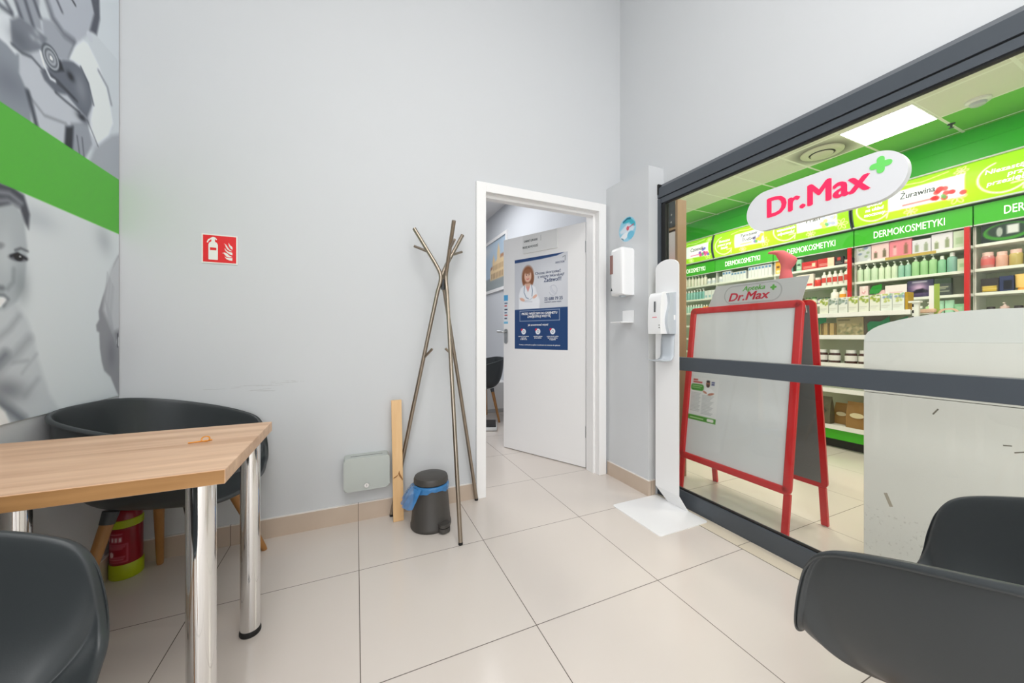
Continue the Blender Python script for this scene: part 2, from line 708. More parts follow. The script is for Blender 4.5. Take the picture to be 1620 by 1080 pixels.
def skirting_material():
    m = bpy.data.materials.new('skirting_tile')
    n = NT(m)
    p, x, y, z = n.pos()
    lx, _ = n.gridline(x, TX, TILE, 0.0028)
    ly, _ = n.gridline(y, TY, TILE, 0.0028)
    c = n.mix(n.noise(p, 7, 4), rgb(202, 184, 167), rgb(190, 171, 153))
    c = n.mix(n.math('GREATER_THAN', z, 0.1), c, rgb(232, 226, 220))
    n.link(n.mix(n.math('MAXIMUM', lx, ly), c, rgb(104, 90, 78)), n.b.inputs['Base Color'])
    n.b.inputs['Roughness'].default_value = 0.4
    return m


SKIRTM = skirting_material()
struct('floor', B(-1.2, 6.8, -3.6, 7.2, -0.08, 0), FLOOR)
struct('ceiling', B(-1.11, 2.1, -3.5, 2.37, ZC, ZC + 0.06), CEIL)
bm = bmesh.new()
box(bm, XL - 0.1, XL, -0.55, 2.37, 0, ZC)
box(bm, XL - 0.1, XL, -3.5, -0.55, 3.05, ZC)
box(bm, XL - 0.1, XL, -3.5, -0.55, 0, 0.45)
box(bm, XL - 0.1, XL, -3.5, -2.9, 0.45, 3.05)
struct('wall_left', bm, WALL)
bm = bmesh.new()
box(bm, XL, 0.75, YB, 2.37, 0, ZC)
box(bm, 0.75, 1.754, YB, 2.37, 2.066, ZC)
box(bm, 1.754, 2.1, YB, 2.37, 0, ZC)
struct('wall_back', bm, WALL)
bm = bmesh.new()
box(bm, XR0, 1.965, 1.83, YB, 0, ZC)
box(bm, XR0, 2.1, -1.6, 1.83, 2.105, ZC)
box(bm, XR0, 2.1, -3.5, -1.6, 0, ZC)
struct('wall_right', bm, WALL)
struct('wall_pier', B(1.80, XR0, 1.812, YB, 0, 2.22), WALL)
struct('wall_front', box(box(box(bmesh.new(), XL, 2.1, -3.6, -3.5, 3.3, ZC), XL, -0.8, -3.6, -3.5, 0, 3.3), 1.8, 2.1, -3.6, -3.5, 0, 3.3), WALL)
bm = bmesh.new()
box(bm, XL, 0.727, 2.238, YB, 0, 0.104)
struct('baseboard_back', bm, SKIRTM)
struct('baseboard_left', B(XL, XL + 0.011, -3.5, 2.238, 0, 0.104), SKIRTM)
bm = bmesh.new()
box(bm, 1.789, 1.80, 1.8, 2.226, 0, 0.104)
box(bm, 1.80, 1.85, 1.801, 1.812, 0, 0.104)
struct('baseboard_right', bm, SKIRTM)


def strip_material():
    m = bpy.data.materials.new('threshold_strip_tile')
    n = NT(m)
    p, x, y, z = n.pos()
    ly, _ = n.gridline(y, 1.192, TILE, 0.003)
    c = n.mix(n.noise(p, 8, 4), rgb(222, 211, 192), rgb(212, 200, 180))
    e = n.math('LESS_THAN', x, 1.7815)
    n.link(n.mix(n.math('MAXIMUM', ly, e), c, rgb(96, 86, 76)), n.b.inputs['Base Color'])
    n.b.inputs['Roughness'].default_value = 0.3
    return m


struct('trim_1', B(1.779, 1.95, -1.6, 1.8, 0, 0.0012), strip_material())

# glass shop front between waiting room and pharmacy
win = thing('window_1', None, None, (1.88, 0, 0), 0, None, 'structure')
bm = bmesh.new()
prism(bm, [(0.0, 2.007), (0.0, 2.072), (0.045, 2.112), (0.055, 2.112), (0.055, 2.007)], -1.6, 1.812, lambda x, z, y: (x, y, z))
fin('top_rail_cover', bm, ANTH, win, False)
fin('top_rail', box(bmesh.new(), 0.004, 0.05, -1.6, 1.808, 1.966, 2.0), ANTH, win, False)
fin('rail_gap', box(box(bmesh.new(), 0.010, 0.05, -1.6, 1.808, 2.0, 2.007), 0.010, 0.03, -1.6, 1.78, 1.958, 1.966), BLACK, win, False)
fin('rail_end_cap', B(-0.003, 0.052, 1.8, 1.8115, 2.03, 2.1), BLACK, win, False)
fin('side_stile', B(0.0, 0.05, 1.786, 1.8115, 0.0, 2.0), ANTH, win, False)
fin('side_gasket', B(0.008, 0.04, 1.752, 1.786, 0.105, 1.956), BLACK, win, False)
fin('bottom_rail', B(0.0, 0.05, -1.6, 1.786, 0.0, 0.098, 0.002), ANTH, win, False)
fin('bottom_gasket', B(0.014, 0.028, -1.6, 1.786, 0.098, 0.104), BLACK, win, False)
fin('cross_bar', B(-0.008, 0.045, -1.6, 1.752, 0.856, 0.938, 0.002), ANTH, win, False)
fin('glass_pane', B(0.022, 0.030, -1.6, 1.752, 0.104, 0.856), GLASS, win, False)
fin('glass_pane', B(0.022, 0.030, -1.6, 1.752, 0.938, 1.956), GLASS, win, False)

# door of the consulting room
door = thing('door_1', None, None, (1.25, YB, 0), 0, None, 'structure')
bm = bmesh.new()
for a, b, c, d in ((-0.524, -0.458, 0, 2.092), (0.462, 0.528, 0, 2.092), (-0.458, 0.462, 2.03, 2.092)):
    box(bm, a, b, -0.026, -0.0005, c, d, 0.003)
fin('door_trim', bm, TRIM, door, False)
bm = bmesh.new()
box(bm, -0.4995, -0.458, 0, 0.12, 0, 2.03)
box(bm, 0.462, 0.5035, 0, 0.12, 0, 2.03)
box(bm, -0.4995, 0.5035, 0, 0.12, 2.03, 2.0655)
box(bm, 0.446, 0.462, 0.03, 0.12, 0, 2.03)
box(bm, -0.458, 0.446, 0.03, 0.085, 2.012, 2.03)
fin('door_jamb', bm, TRIM, door, False)
# leaf swung into the room: hinge (1.705, 2.385), free edge (1.305, 3.165)
LE = Vector((0.45632, -0.88982, 0))
LN = Vector((-0.88982, -0.45632, 0))
LA = Vector((1.305, 3.165, 0))


def on_leaf(o, s, z, off=0.0):
    return face_to(o, LA + LE * s + LN * off + Vector((0, 0, z)), LE, LN)


leaf = bpy.data.objects.new('door_leaf', None)
COL.objects.link(leaf)
on_leaf(leaf, 0, 0)
lw = leaf.matrix_world.copy()
leaf.parent = door
leaf.matrix_parent_inverse = Matrix.Translation((-1.25, -YB, 0))
lp = fin('leaf_panel', B(0, 0.872, 0.006, 1.997, -0.04, 0, 0.002), WHITE, leaf, False)
bm = bmesh.new()
prism(bm, rrect(0.012, 0.052, 1.0, 1.14, 0.018), 0, 0.007)
fin('lock_plate', bm, mat('satin_steel', (176, 178, 178), 0.3, 1.0), leaf)
bm = bmesh.new()
tube(bm, [(0.03, 1.112, 0.0), (0.03, 1.112, 0.038), (0.022, 1.113, 0.046), (-0.04, 1.116, 0.046)], 0.009, 12)
cyl(bm, (0.032, 1.035, 0.006), (0.032, 1.035, 0.011), 0.011, None, 16)
fin('lever_handle', bm, MATS['satin_steel'], leaf)
bm = bmesh.new()
bm.free()
for z in (0.25, 1.75):
    fin('hinge', cyl(bmesh.new(), (0.876, z, -0.002), (0.876, z + 0.09, -0.002), 0.007, None, 12), MATS['satin_steel'], leaf)

# consulting room beyond
struct('wall_divider', B(2.0, 2.1, 2.37, 7.1, 0, ZP + 0.1), WALLG)
struct('wall_consulting_left', B(-0.7, -0.6, 2.37, 7.1, 0, 3.1), WALLG)
struct('wall_consulting_end', B(-0.7, 2.0, 7.0, 7.1, 0, 3.1), WALLG)
struct('ceiling_consulting', B(-0.7, 2.0, 2.37, 7.1, 3.0, 3.06), CEIL)
# pharmacy
struct('ceiling_pharmacy', B(2.1, 6.75, -2.1, 7.1, ZP, ZP + 0.06), CEILP)
struct('wall_pharmacy_back', B(6.7, 6.8, -2.1, 7.1, 0, ZP + 0.06), WALLG)
struct('wall_pharmacy_end', B(2.1, 6.7, 7.0, 7.1, 0, ZP), mat('green_end_wall', (70, 160, 60), 0.5))
struct('wall_pharmacy_near', B(2.1, 6.7, -2.1, -2.0, 0, ZP), WALLG)
bm = B(6.36, 6.7, -2.0, 7.0, 2.4, ZP)
box(bm, 6.355, 6.36, -2.0, 7.0, 3.25, 3.258)
struct('beam_bulkhead', bm, GREENWALL)

# ------------------------------------------------------------------ mural on the left wall
mural = thing('wall_mural', 'large black and white medical photo mural with a green band on the left wall', 'mural')
face_to(mural, (XL + 0.0045, 1.30, 0.795), YR, XR)
fin('backing_board', B(0, 0.943, 0, 2.2, -0.0042, -0.0002), mat('mural_edge', (150, 152, 155), 0.5), mural, False)
p = Paint(0, 0.943, 0, 2.2, 0.0032, (192, 197, 201))
p.rect(0, 0.943, 1.55, 2.2, (196, 201, 205))
# upper picture: hands with a stethoscope on a child's chest
p.poly([(0.131, 1.067), (0.341, 1.226), (0.368, 1.201), (0.409, 1.197), (0.414, 1.145), (0.438, 1.113), (0.453, 1.058), (0.458, 0.986), (0.341, 0.982), (0.131, 0.986)], (150, 155, 162), 0.006)
p.blob(*(0.374, 1.082), 0.08, 0.05, (128, 132, 140), 0.3, 0.6)
p.poly([(0.414, 1.194), (0.484, 1.307), (0.512, 1.372), (0.616, 1.408), (0.701, 1.469), (0.777, 1.425), (0.838, 1.358), (0.896, 1.223), (0.838, 1.109), (0.777, 1.063), (0.666, 0.987), (0.484, 0.979), (0.446, 1.086), (0.409, 1.135)], (184, 188, 194), 0.006)
p.poly([(0.517, 1.534), (0.785, 1.779), (0.785, 1.632), (0.75, 1.532), (0.68, 1.442), (0.607, 1.41), (0.546, 1.418)], (176, 180, 187), 0.006)
p.poly([(0.501, 1.39), (0.54, 1.413), (0.607, 1.406), (0.666, 1.427), (0.626, 1.331), (0.564, 1.294), (0.512, 1.323)], (163, 167, 174), 0.006)
p.line([(0.517, 1.478), (0.549, 1.43), (0.604, 1.413), (0.659, 1.426)], 0.022, (112, 115, 123), 0.012, 0.75)
p.poly([(0.731, 1.729), (0.801, 1.794), (0.809, 1.638), (0.789, 1.554), (0.746, 1.539), (0.773, 1.63)], (108, 111, 119), 0.007)
p.line([(0.57, 1.512), (0.594, 1.49)], 0.01, (110, 112, 120), 0.006)
p.line([(0.639, 1.582), (0.663, 1.573)], 0.008, (70, 72, 78), 0.004)
p.ell(*(0.746, 1.513), 0.02, 0.018, (190, 194, 200))
p.poly([(0.386, 1.413), (0.49, 1.509), (0.49, 1.399), (0.501, 1.346), (0.458, 1.325), (0.409, 1.319)], (158, 162, 169), 0.006)
for q in ([(0.395, 1.36), (0.419, 1.323)], [(0.428, 1.4), (0.466, 1.331)], [(0.463, 1.431), (0.493, 1.388)], [(0.341, 1.298), (0.381, 1.304)], [(0.352, 1.333), (0.381, 1.312)]):
    p.line(q, 0.012, (92, 95, 103), 0.008, 0.8)
p.poly([(0.3, 1.26), (0.381, 1.292), (0.377, 1.244), (0.416, 1.209), (0.395, 1.185), (0.363, 1.194), (0.3, 1.193)], (202, 206, 210), 0.005)
p.poly([(0.377, 1.282), (0.409, 1.319), (0.479, 1.333), (0.523, 1.336), (0.517, 1.292), (0.453, 1.234), (0.419, 1.21), (0.383, 1.209)], (136, 140, 147), 0.006)
p.blob(*(0.409, 1.245), 0.04, 0.03, (112, 116, 123), 0.2, 0.5)
for q in ((0.463, 1.291), (0.49, 1.298), (0.479, 1.32)):
    p.blob(*q, 0.014, 0.01, (172, 176, 182), 0.3, 0.7)
p.line([(0.383, 1.209), (0.419, 1.208), (0.458, 1.222), (0.512, 1.209)], 0.008, (90, 94, 101), 0.005, 0.8)
p.poly([(0.495, 1.2), (0.526, 1.233), (0.6, 1.313), (0.653, 1.345), (0.694, 1.347), (0.738, 1.32), (0.769, 1.261), (0.731, 1.17), (0.68, 1.177), (0.62, 1.194), (0.564, 1.168), (0.512, 1.18)], (122, 126, 134), 0.006)
p.blob(*(0.694, 1.266), 0.035, 0.05, (150, 154, 161), 0.2, 0.7)
p.blob(*(0.639, 1.277), 0.018, 0.014, (62, 64, 70), 0.0, 0.95)
for q in ([(0.517, 1.216), (0.576, 1.218), (0.659, 1.204)], [(0.564, 1.168), (0.613, 1.166), (0.687, 1.166)], [(0.57, 1.209), (0.633, 1.207), (0.673, 1.202)]):
    p.line(q, 0.008, (84, 87, 94), 0.005, 0.8)
p.poly([(0.585, 1.302), (0.604, 1.275), (0.576, 1.255), (0.552, 1.253)], (66, 69, 76), 0.006)
for r, c in ((1.0, (88, 92, 98)), (0.86, (205, 210, 215)), (0.74, (112, 116, 122)), (0.56, (168, 172, 178)), (0.34, (140, 144, 150)), (0.16, (238, 240, 242))):
    p.ell(*(0.543, 1.279), 0.042 * r, 0.042 * r, c, 0.5, 0.2)
p.line([(0.495, 1.267), (0.512, 1.23), (0.54, 1.204), (0.561, 1.208)], 0.009, (214, 218, 222), 0.004)
p.poly([(0.705, 1.469), (0.734, 1.478), (0.797, 1.439), (0.86, 1.372), (0.9, 1.24), (0.869, 1.164), (0.801, 1.085), (0.738, 1.125), (0.765, 1.237), (0.738, 1.32), (0.694, 1.352), (0.656, 1.345), (0.626, 1.338), (0.666, 1.422)], (206, 210, 214), 0.006)
p.line([(0.659, 1.422), (0.626, 1.338)], 0.006, (130, 134, 140), 0.004, 0.8)
p.line([(0.694, 1.352), (0.738, 1.315), (0.769, 1.245)], 0.007, (84, 88, 95), 0.004, 0.85)
p.line([(0.801, 1.41), (0.86, 1.377), (0.887, 1.318)], 0.012, (150, 154, 160), 0.006)
p.poly([(0.777, 1.068), (0.887, 1.178), (1.002, 1.25), (1.002, 0.977), (0.738, 0.987)], (166, 170, 176), 0.01)
p.poly([(0.639, 1.099), (0.731, 1.149), (0.761, 1.076), (0.716, 0.992), (0.653, 0.993)], (156, 160, 167), 0.006)
p.poly([(0.613, 1.07), (0.653, 1.092), (0.649, 0.991), (0.607, 0.995)], (78, 81, 88), 0.008)
p.blob(*(0.701, 1.154), 0.03, 0.015, (66, 69, 76), 0.1, 0.9)
for q in ([(0.673, 1.065), (0.687, 0.999)], [(0.701, 1.072), (0.712, 1.001)], [(0.731, 1.16), (0.797, 1.086)]):
    p.line(q, 0.005, (96, 99, 106), 0.004, 0.8)
p.line([(0.446, 1.086), (0.512, 1.055), (0.616, 1.082)], 0.008, (140, 144, 150), 0.006, 0.8)
p.line([(0.443, 1.095), (0.463, 1.043), (0.479, 0.998)], 0.016, (78, 82, 89), 0.008, 0.85)
# green band
p.rect(-1, 1, 1.546 - 0.795, 1.794 - 0.795, (82, 178, 56))
# lower picture: smiling woman and an elderly man seen from behind
low = Paint(0, 0.943, 0, 1.546 - 0.795, 0.0032, (198, 202, 204))
low.blob(*(0.838, 0.695), 0.05, 0.06, (168, 172, 176), 0.5, 0.7)
low.blob(*(0.484, 0.683), 0.09, 0.04, (172, 177, 181), 0.0, 0.6)
low.poly([(0.192, 0.364), (0.341, 0.357), (0.39, 0.388), (0.438, 0.338), (0.469, 0.27), (0.484, 0.2), (0.534, 0.07), (0.585, -0.003), (0.484, -0.027), (0.192, -0.013)], (186, 190, 193), 0.01)
for q, w, c in (([(0.3, 0.146), (0.397, 0.217), (0.448, 0.268)], 0.03, (158, 162, 166)), ([(0.321, 0.259), (0.374, 0.299), (0.409, 0.341)], 0.02, (160, 164, 168)),
                ([(0.331, 0.191), (0.359, 0.219)], 0.03, (120, 124, 130)), ([(0.386, 0.191), (0.443, 0.194)], 0.012, (164, 168, 172)), ([(0.421, 0.154), (0.479, 0.214)], 0.012, (170, 174, 178)),
                ([(0.433, 0.079), (0.484, 0.126)], 0.02, (166, 170, 174))):
    low.line(q, w, c, w * 0.5, 0.7)
low.blob(*(0.368, 0.107), 0.07, 0.035, (138, 141, 146), -0.3, 0.85)
low.line([(0.321, 0.083), (0.374, 0.042), (0.423, -0.001)], 0.03, (126, 130, 136), 0.015, 0.85)
low.poly([(0.321, 0.077), (0.359, 0.037), (0.377, -0.007), (0.321, -0.01)], (222, 224, 222), 0.006)
low.poly([(0.176, 0.665), (0.341, 0.677), (0.395, 0.703), (0.428, 0.666), (0.441, 0.575), (0.436, 0.5), (0.428, 0.436), (0.402, 0.389), (0.359, 0.358), (0.176, 0.32)], (172, 177, 180), 0.006)
low.blob(*(0.419, 0.445), 0.03, 0.06, (150, 155, 158), 0.0, 0.7)
low.blob(*(0.359, 0.536), 0.03, 0.08, (190, 194, 196), 0.0, 0.6)
low.poly([(0.176, 0.724), (0.341, 0.751), (0.39, 0.754), (0.428, 0.744), (0.451, 0.688), (0.446, 0.636), (0.433, 0.653), (0.414, 0.693), (0.386, 0.7), (0.341, 0.677), (0.176, 0.615)], (104, 106, 112), 0.006)
for q in ([(0.3, 0.712), (0.374, 0.73), (0.419, 0.715)], [(0.3, 0.678), (0.368, 0.706), (0.409, 0.7)]):
    low.line(q, 0.012, (168, 171, 176), 0.008, 0.7)
low.line([(0.395, 0.554), (0.416, 0.565), (0.443, 0.561)], 0.006, (92, 94, 98), 0.004, 0.8)
low.ell(*(0.407, 0.532), 0.034, 0.012, (120, 122, 126), 0.1, 0.6)
low.ell(*(0.407, 0.534), 0.016, 0.011, (34, 35, 38), 0.0, 0.4)
low.ell(*(0.414, 0.538), 0.005, 0.004, (235, 235, 235))
low.line([(0.379, 0.532), (0.404, 0.546), (0.438, 0.534)], 0.006, (42, 43, 46), 0.004, 0.9)
low.ell(*(0.337, 0.555), 0.02, 0.01, (148, 151, 155), 0.4, 0.8)
low.line([(0.39, 0.492), (0.388, 0.451), (0.368, 0.426)], 0.01, (140, 144, 148), 0.008, 0.7)
low.line([(0.3, 0.42), (0.35, 0.426)], 0.012, (112, 115, 119), 0.008, 0.8)
low.poly([(0.3, 0.395), (0.359, 0.397), (0.368, 0.386), (0.346, 0.369), (0.3, 0.354)], (226, 228, 228), 0.004)
low.line([(0.3, 0.403), (0.354, 0.405), (0.37, 0.393), (0.354, 0.371)], 0.007, (110, 112, 116), 0.006, 0.7)
low.poly([(1.002, 0.699), (0.933, 0.645), (0.905, 0.605), (0.869, 0.528), (0.826, 0.444), (0.801, 0.383), (0.805, 0.348), (0.785, 0.323), (0.789, 0.299), (0.805, 0.291), (0.809, 0.225), (0.822, 0.165), (0.838, 0.125), (0.882, 0.093), (0.923, 0.025), (1.002, -0.083)], (150, 151, 155), 0.005)
low.poly([(1.002, 0.699), (0.933, 0.645), (0.878, 0.568), (0.843, 0.468), (0.83, 0.39), (0.896, 0.294), (1.002, 0.326)], (182, 184, 187), 0.012)
hs = [(0.86, 0.56), (0.843, 0.446), (0.869, 0.336)]
for i in range(9):
    low.line([(x + 0.006 * i, y - (0.008 + 0.002 * k) * i) for k, (x, y) in enumerate(hs)], 0.004, (158 + 6 * (i % 3), 160 + 6 * (i % 3), 164 + 6 * (i % 3)), 0.004, 0.6)
low.blob(*(0.887, 0.195), 0.03, 0.06, (126, 127, 132), 0.0, 0.6)
low.ell(*(0.938, 0.251), 0.012, 0.022, (196, 198, 200))
low.line([(0.933, 0.286), (0.933, 0.228)], 0.005, (70, 72, 76), 0.004)
k = low.ny
p.C[:k, :] = low.C[:, :p.nx]
p.rect(-1, 1, 1.546 - 0.795, 1.794 - 0.795, (82, 178, 56))
p.blur(1)
p.C[:] = np.clip((p.C - 0.74) * 1.65 + 0.83, 0.03, 0.97)
p.rect(-1, 1, 1.546 - 0.795, 1.794 - 0.795, (90, 190, 60))
p.mesh('photo_print', mural)

# ------------------------------------------------------------------ fire extinguisher sign
fs = thing('fire_extinguisher_sign', 'small red and white fire extinguisher sign on the grey back wall', 'sign')
face_to(fs, (-0.705, YB - 0.0005, 1.438), XR, (0, -1, 0))
fin('sign_plate', B(0, 0.147, 0, 0.147, 0, 0.004), mat('sign_white', (232, 232, 226), 0.4), fs, False)
fin('red_field', B(0.006, 0.141, 0.006, 0.141, 0.004, 0.0048), REDSIGN, fs, False)
bm = bmesh.new()
# extinguisher pictogram: body, neck, lever and hose
zz = (0.0048, 0.0056)
prism(bm, rrect(0.028, 0.066, 0.018, 0.066, 0.003), *zz)
prism(bm, [(0.028, 0.0795), (0.066, 0.0795), (0.066, 0.094), (0.062, 0.104), (0.054, 0.110), (0.054, 0.123), (0.060, 0.118), (0.063, 0.121), (0.055, 0.131), (0.046, 0.133), (0.038, 0.128), (0.026, 0.118), (0.021, 0.104), (0.026, 0.102), (0.030, 0.113), (0.040, 0.121), (0.040, 0.110), (0.032, 0.104), (0.028, 0.094)], *zz)
prism(bm, [(0.028, 0.066), (0.034, 0.066), (0.034, 0.0795), (0.028, 0.0795)], *zz)
prism(bm, [(0.060, 0.066), (0.066, 0.066), (0.066, 0.0795), (0.060, 0.0795)], *zz)
for q in ([(0.11, 0.1094), (0.1148, 0.0991), (0.1223, 0.0925), (0.1261, 0.0857), (0.1261, 0.0753), (0.1185, 0.0807), (0.1119, 0.092), (0.11, 0.1012)],
          [(0.091, 0.1049), (0.0986, 0.0995), (0.1072, 0.0848), (0.1129, 0.0758), (0.1252, 0.0682), (0.1148, 0.0677), (0.1034, 0.0765), (0.0977, 0.089), (0.0958, 0.0982)],
          [(0.0939, 0.0818), (0.0996, 0.0716), (0.1091, 0.064), (0.1252, 0.0601), (0.1258, 0.0473), (0.1148, 0.0503), (0.1015, 0.0613), (0.0948, 0.0714)],
          [(0.0825, 0.0545), (0.0939, 0.0586), (0.1034, 0.0544), (0.1148, 0.0433), (0.1261, 0.0381), (0.1129, 0.0351), (0.1015, 0.038), (0.0939, 0.0469), (0.0901, 0.0537)],
          [(0.0939, 0.0388), (0.1015, 0.0322), (0.1129, 0.0316), (0.1258, 0.0322), (0.1252, 0.0194), (0.1129, 0.02), (0.1015, 0.0252), (0.0958, 0.0331)]):
    prism(bm, q, *zz)
fin('pictogram', bm, MATS['sign_white'], fs, False)

# ------------------------------------------------------------------ poster, name plate and sticker on the door leaf
po = thing('poster', 'blue and white medical appointment poster with a woman doctor on the open white door', 'poster')
on_leaf(po, 0.138, 0.953, 0.0004)
PW, PH = 0.57, 0.83
q = Paint(0, PW, 0, PH, 0.003, (208, 210, 216))
q.blob(0.36, 0.62, 0.2, 0.2, (224, 226, 230), 0, 0.8)
q.poly([(0, PH - 0.03), (0.30, PH - 0.028), (0.46, PH - 0.02), (0.54, PH), (0, PH)], (46, 74, 124))
q.ell(0.152, 0.672, 0.066, 0.088, (150, 100, 72), 0, 0.3)
q.ell(0.118, 0.625, 0.03, 0.06, (142, 92, 64), 0.2, 0.4)
q.ell(0.19, 0.625, 0.03, 0.06, (142, 92, 64), -0.2, 0.4)
q.poly([(0.12, 0.60), (0.18, 0.60), (0.19, 0.54), (0.11, 0.54)], (222, 178, 156), 0.006)
q.ell(0.153, 0.665, 0.04, 0.056, (232, 190, 168), 0, 0.3)
q.ell(0.153, 0.708, 0.04, 0.02, (158, 108, 78), 0, 0.5)
for ex in (0.138, 0.168):
    q.ell(ex, 0.676, 0.007, 0.004, (70, 50, 44))
    q.line([(ex - 0.009, 0.686), (ex + 0.009, 0.687)], 0.003, (120, 82, 62))
q.line([(0.153, 0.672), (0.157, 0.655)], 0.003, (205, 158, 136))
q.line([(0.14, 0.641), (0.153, 0.637), (0.166, 0.642)], 0.006, (196, 84, 84))
q.poly([(0.05, 0.36), (0.05, 0.50), (0.07, 0.56), (0.12, 0.59), (0.155, 0.54), (0.185, 0.59), (0.235, 0.56), (0.255, 0.50), (0.285, 0.44), (0.28, 0.36)], (238, 240, 244), 0.006)
q.poly([(0.13, 0.57), (0.155, 0.52), (0.178, 0.57)], (226, 160, 150), 0.004)
q.line([(0.115, 0.58), (0.11, 0.52), (0.135, 0.47), (0.16, 0.46)], 0.005, (70, 96, 130))
q.line([(0.195, 0.58), (0.205, 0.53), (0.2, 0.48)], 0.005, (70, 96, 130))
q.line([(0.06, 0.47), (0.12, 0.435), (0.2, 0.43)], 0.006, (196, 200, 208), 0.004)
q.line([(0.24, 0.49), (0.18, 0.45), (0.1, 0.44)], 0.006, (200, 204, 212), 0.004)
q.ell(0.09, 0.455, 0.03, 0.014, (228, 182, 160), -0.4, 0.4)
q.ell(0.232, 0.475, 0.026, 0.013, (228, 182, 160), 0.5, 0.4)
q.rect(0, PW, 0, 0.365, (40, 70, 118))
for a, b, c, d in ((0.06, 0.49, 0.348, 0.351), (0.06, 0.49, 0.255, 0.258), (0.06, 0.063, 0.255, 0.351), (0.487, 0.49, 0.255, 0.351)):
    q.rect(a, b, c, d, (235, 238, 244))
for cx in (0.105, 0.265, 0.42):
    q.ell(cx, 0.16, 0.026, 0.026, (240, 242, 246))
    q.ell(cx, 0.16, 0.012, 0.013, (150, 160, 178))
    q.ell(cx, 0.16, 0.006, 0.007, (240, 242, 246))
    q.ell(cx - 0.022, 0.178, 0.012, 0.009, (210, 40, 70), 0.6)
for ang in range(0, 300, 30):
    a0 = math.radians(ang + 200)
    q.line([(0.425 + 0.04 * math.cos(a0), 0.515 + 0.045 * math.sin(a0)), (0.425 + 0.04 * math.cos(a0 + 0.5), 0.515 + 0.045 * math.sin(a0 + 0.5))], 0.003, (176, 180, 190))
q.line([(0.4, 0.545), (0.41, 0.515), (0.44, 0.49)], 0.016, (186, 190, 200), 0.003)
q.line([(0.4, 0.545), (0.41, 0.515), (0.44, 0.49)], 0.010, (214, 216, 222), 0.003)
q.line([(0.52, 0.79), (0.545, 0.80), (0.545, 0.76)], 0.005, (120, 124, 130))
q.mesh('poster_sheet', po)
lt = []
lt.append(text('lettering', 'Chcesz skorzystać\n   z wizyty lekarskiej?', 0.034, NAVY, po, 0.235, 0.668, 0.0004, width=0.30))
lt.append(text('lettering', 'Zadzwoń!', 0.05, NAVY, po, 0.33, 0.594, 0.0004, bold=0.012, width=0.175))
lt.append(text('lettering', '22 688 79 25', 0.038, NAVY, po, 0.335, 0.432, 0.0004, bold=0.01, width=0.185))
lt.append(text('lettering', 'Zadzwoń i umów wizytę', 0.014, NAVY, po, 0.335, 0.412, 0.0004, width=0.17))
lt.append(text('lettering', 'DOCTOR', 0.024, NAVY, po, 0.45, 0.742, 0.0004, width=0.09))
lt.append(text('lettering', 'PRZED WEJŚCIEM DO GABINETU\nZAREJESTRUJ WIZYTĘ', 0.028, LETW, po, 0.275, 0.313, 0.0004, 'CENTER', 0.015, width=0.38))
lt.append(text('lettering', 'Jak zarezerwować wizytę?', 0.024, LETW, po, 0.265, 0.212, 0.0004, 'CENTER', 0.01, width=0.22))
for cx, s in ((0.105, 'zadzwoń pod numer\nrejestracji\n22 688 79 25'), (0.265, 'zapytaj w aptece\nprzy okienku'), (0.42, 'umów termin online\nlub przez telefon\nw tygodniu')):
    lt.append(text('lettering', s, 0.0145, LETW, po, cx, 0.112, 0.0004, 'CENTER', 0.01))
lt.append(text('lettering', 'Prosimy o punktualne przyjście i oczekiwanie na wezwanie do gabinetu', 0.0145, LETW, po, 0.275, 0.035, 0.0004, 'CENTER', width=0.44))

nm = thing('name_plate', 'white rectangular name plate at the top of the open door', 'sign')
on_leaf(nm, 0.242, 1.826, 0.0005)
fin('plate', B(0, 0.37, 0, 0.165, 0, 0.012, 0.002), mat('plate_white', (226, 226, 224), 0.4), nm, False)
fin('slot', B(0.2, 0.203, 0.09, 0.14, 0.0121, 0.0128), mat('slot_grey', (160, 160, 160), 0.5), nm, False)
text('lettering', 'GABINET LEKARSKI', 0.028, LETK, nm, 0.015, 0.1, 0.0121, width=0.15)
text('lettering', 'PROSZĘ NIE WCHODZIĆ', 0.028, LETK, nm, 0.0, 0.045, 0.0121, width=0.17)

st = thing('door_notice', 'narrow light blue notice strip on the edge of the open door above the handle', 'sticker')
on_leaf(st, 0.004, 1.19, 0.0004)
q = Paint(0, 0.052, 0, 0.275, 0.003, (226, 232, 238))
q.rect(0, 0.052, 0.22, 0.275, (86, 170, 222))
for i, yy in enumerate((0.19, 0.165, 0.13, 0.1, 0.075, 0.045)):
    q.rect(0.008, 0.044 - 0.006 * (i % 2), yy, yy + 0.012, ((90, 110, 140), (196, 90, 90), (70, 80, 100))[i % 3])
q.rect(0, 0.052, 0, 0.02, (120, 190, 226))
q.mesh('notice_sheet', st)

# ------------------------------------------------------------------ things seen through the doorway
pic = thing('framed_picture', 'white framed picture of a town building on the consulting room wall behind the door', 'picture')
face_to(pic, (2.0 - 0.001, 6.1, 1.76), (0, -1, 0), (-1, 0, 0))
bm = bmesh.new()
ring_prism(bm, rrect(0, 1.42, 0, 0.84, 0.002, 2), rrect(0.045, 1.375, 0.045, 0.795, 0.002, 2), 0, 0.025)
fin('frame', bm, WHITE, pic, False)
q = Paint(0.045, 1.375, 0.045, 0.795, 0.012, (176, 196, 214))
q.blob(0.4, 0.7, 0.4, 0.1, (214, 220, 226))
q.rect(0.045, 1.375, 0.045, 0.24, (150, 158, 160))
q.poly([(0.7, 0.2), (0.7, 0.36), (0.8, 0.38), (0.8, 0.5), (0.85, 0.6), (0.9, 0.5), (0.9, 0.47), (1.0, 0.5), (1.0, 0.6), (1.06, 0.74), (1.12, 0.6), (1.12, 0.5), (1.375, 0.5), (1.375, 0.2)], (226, 200, 158))
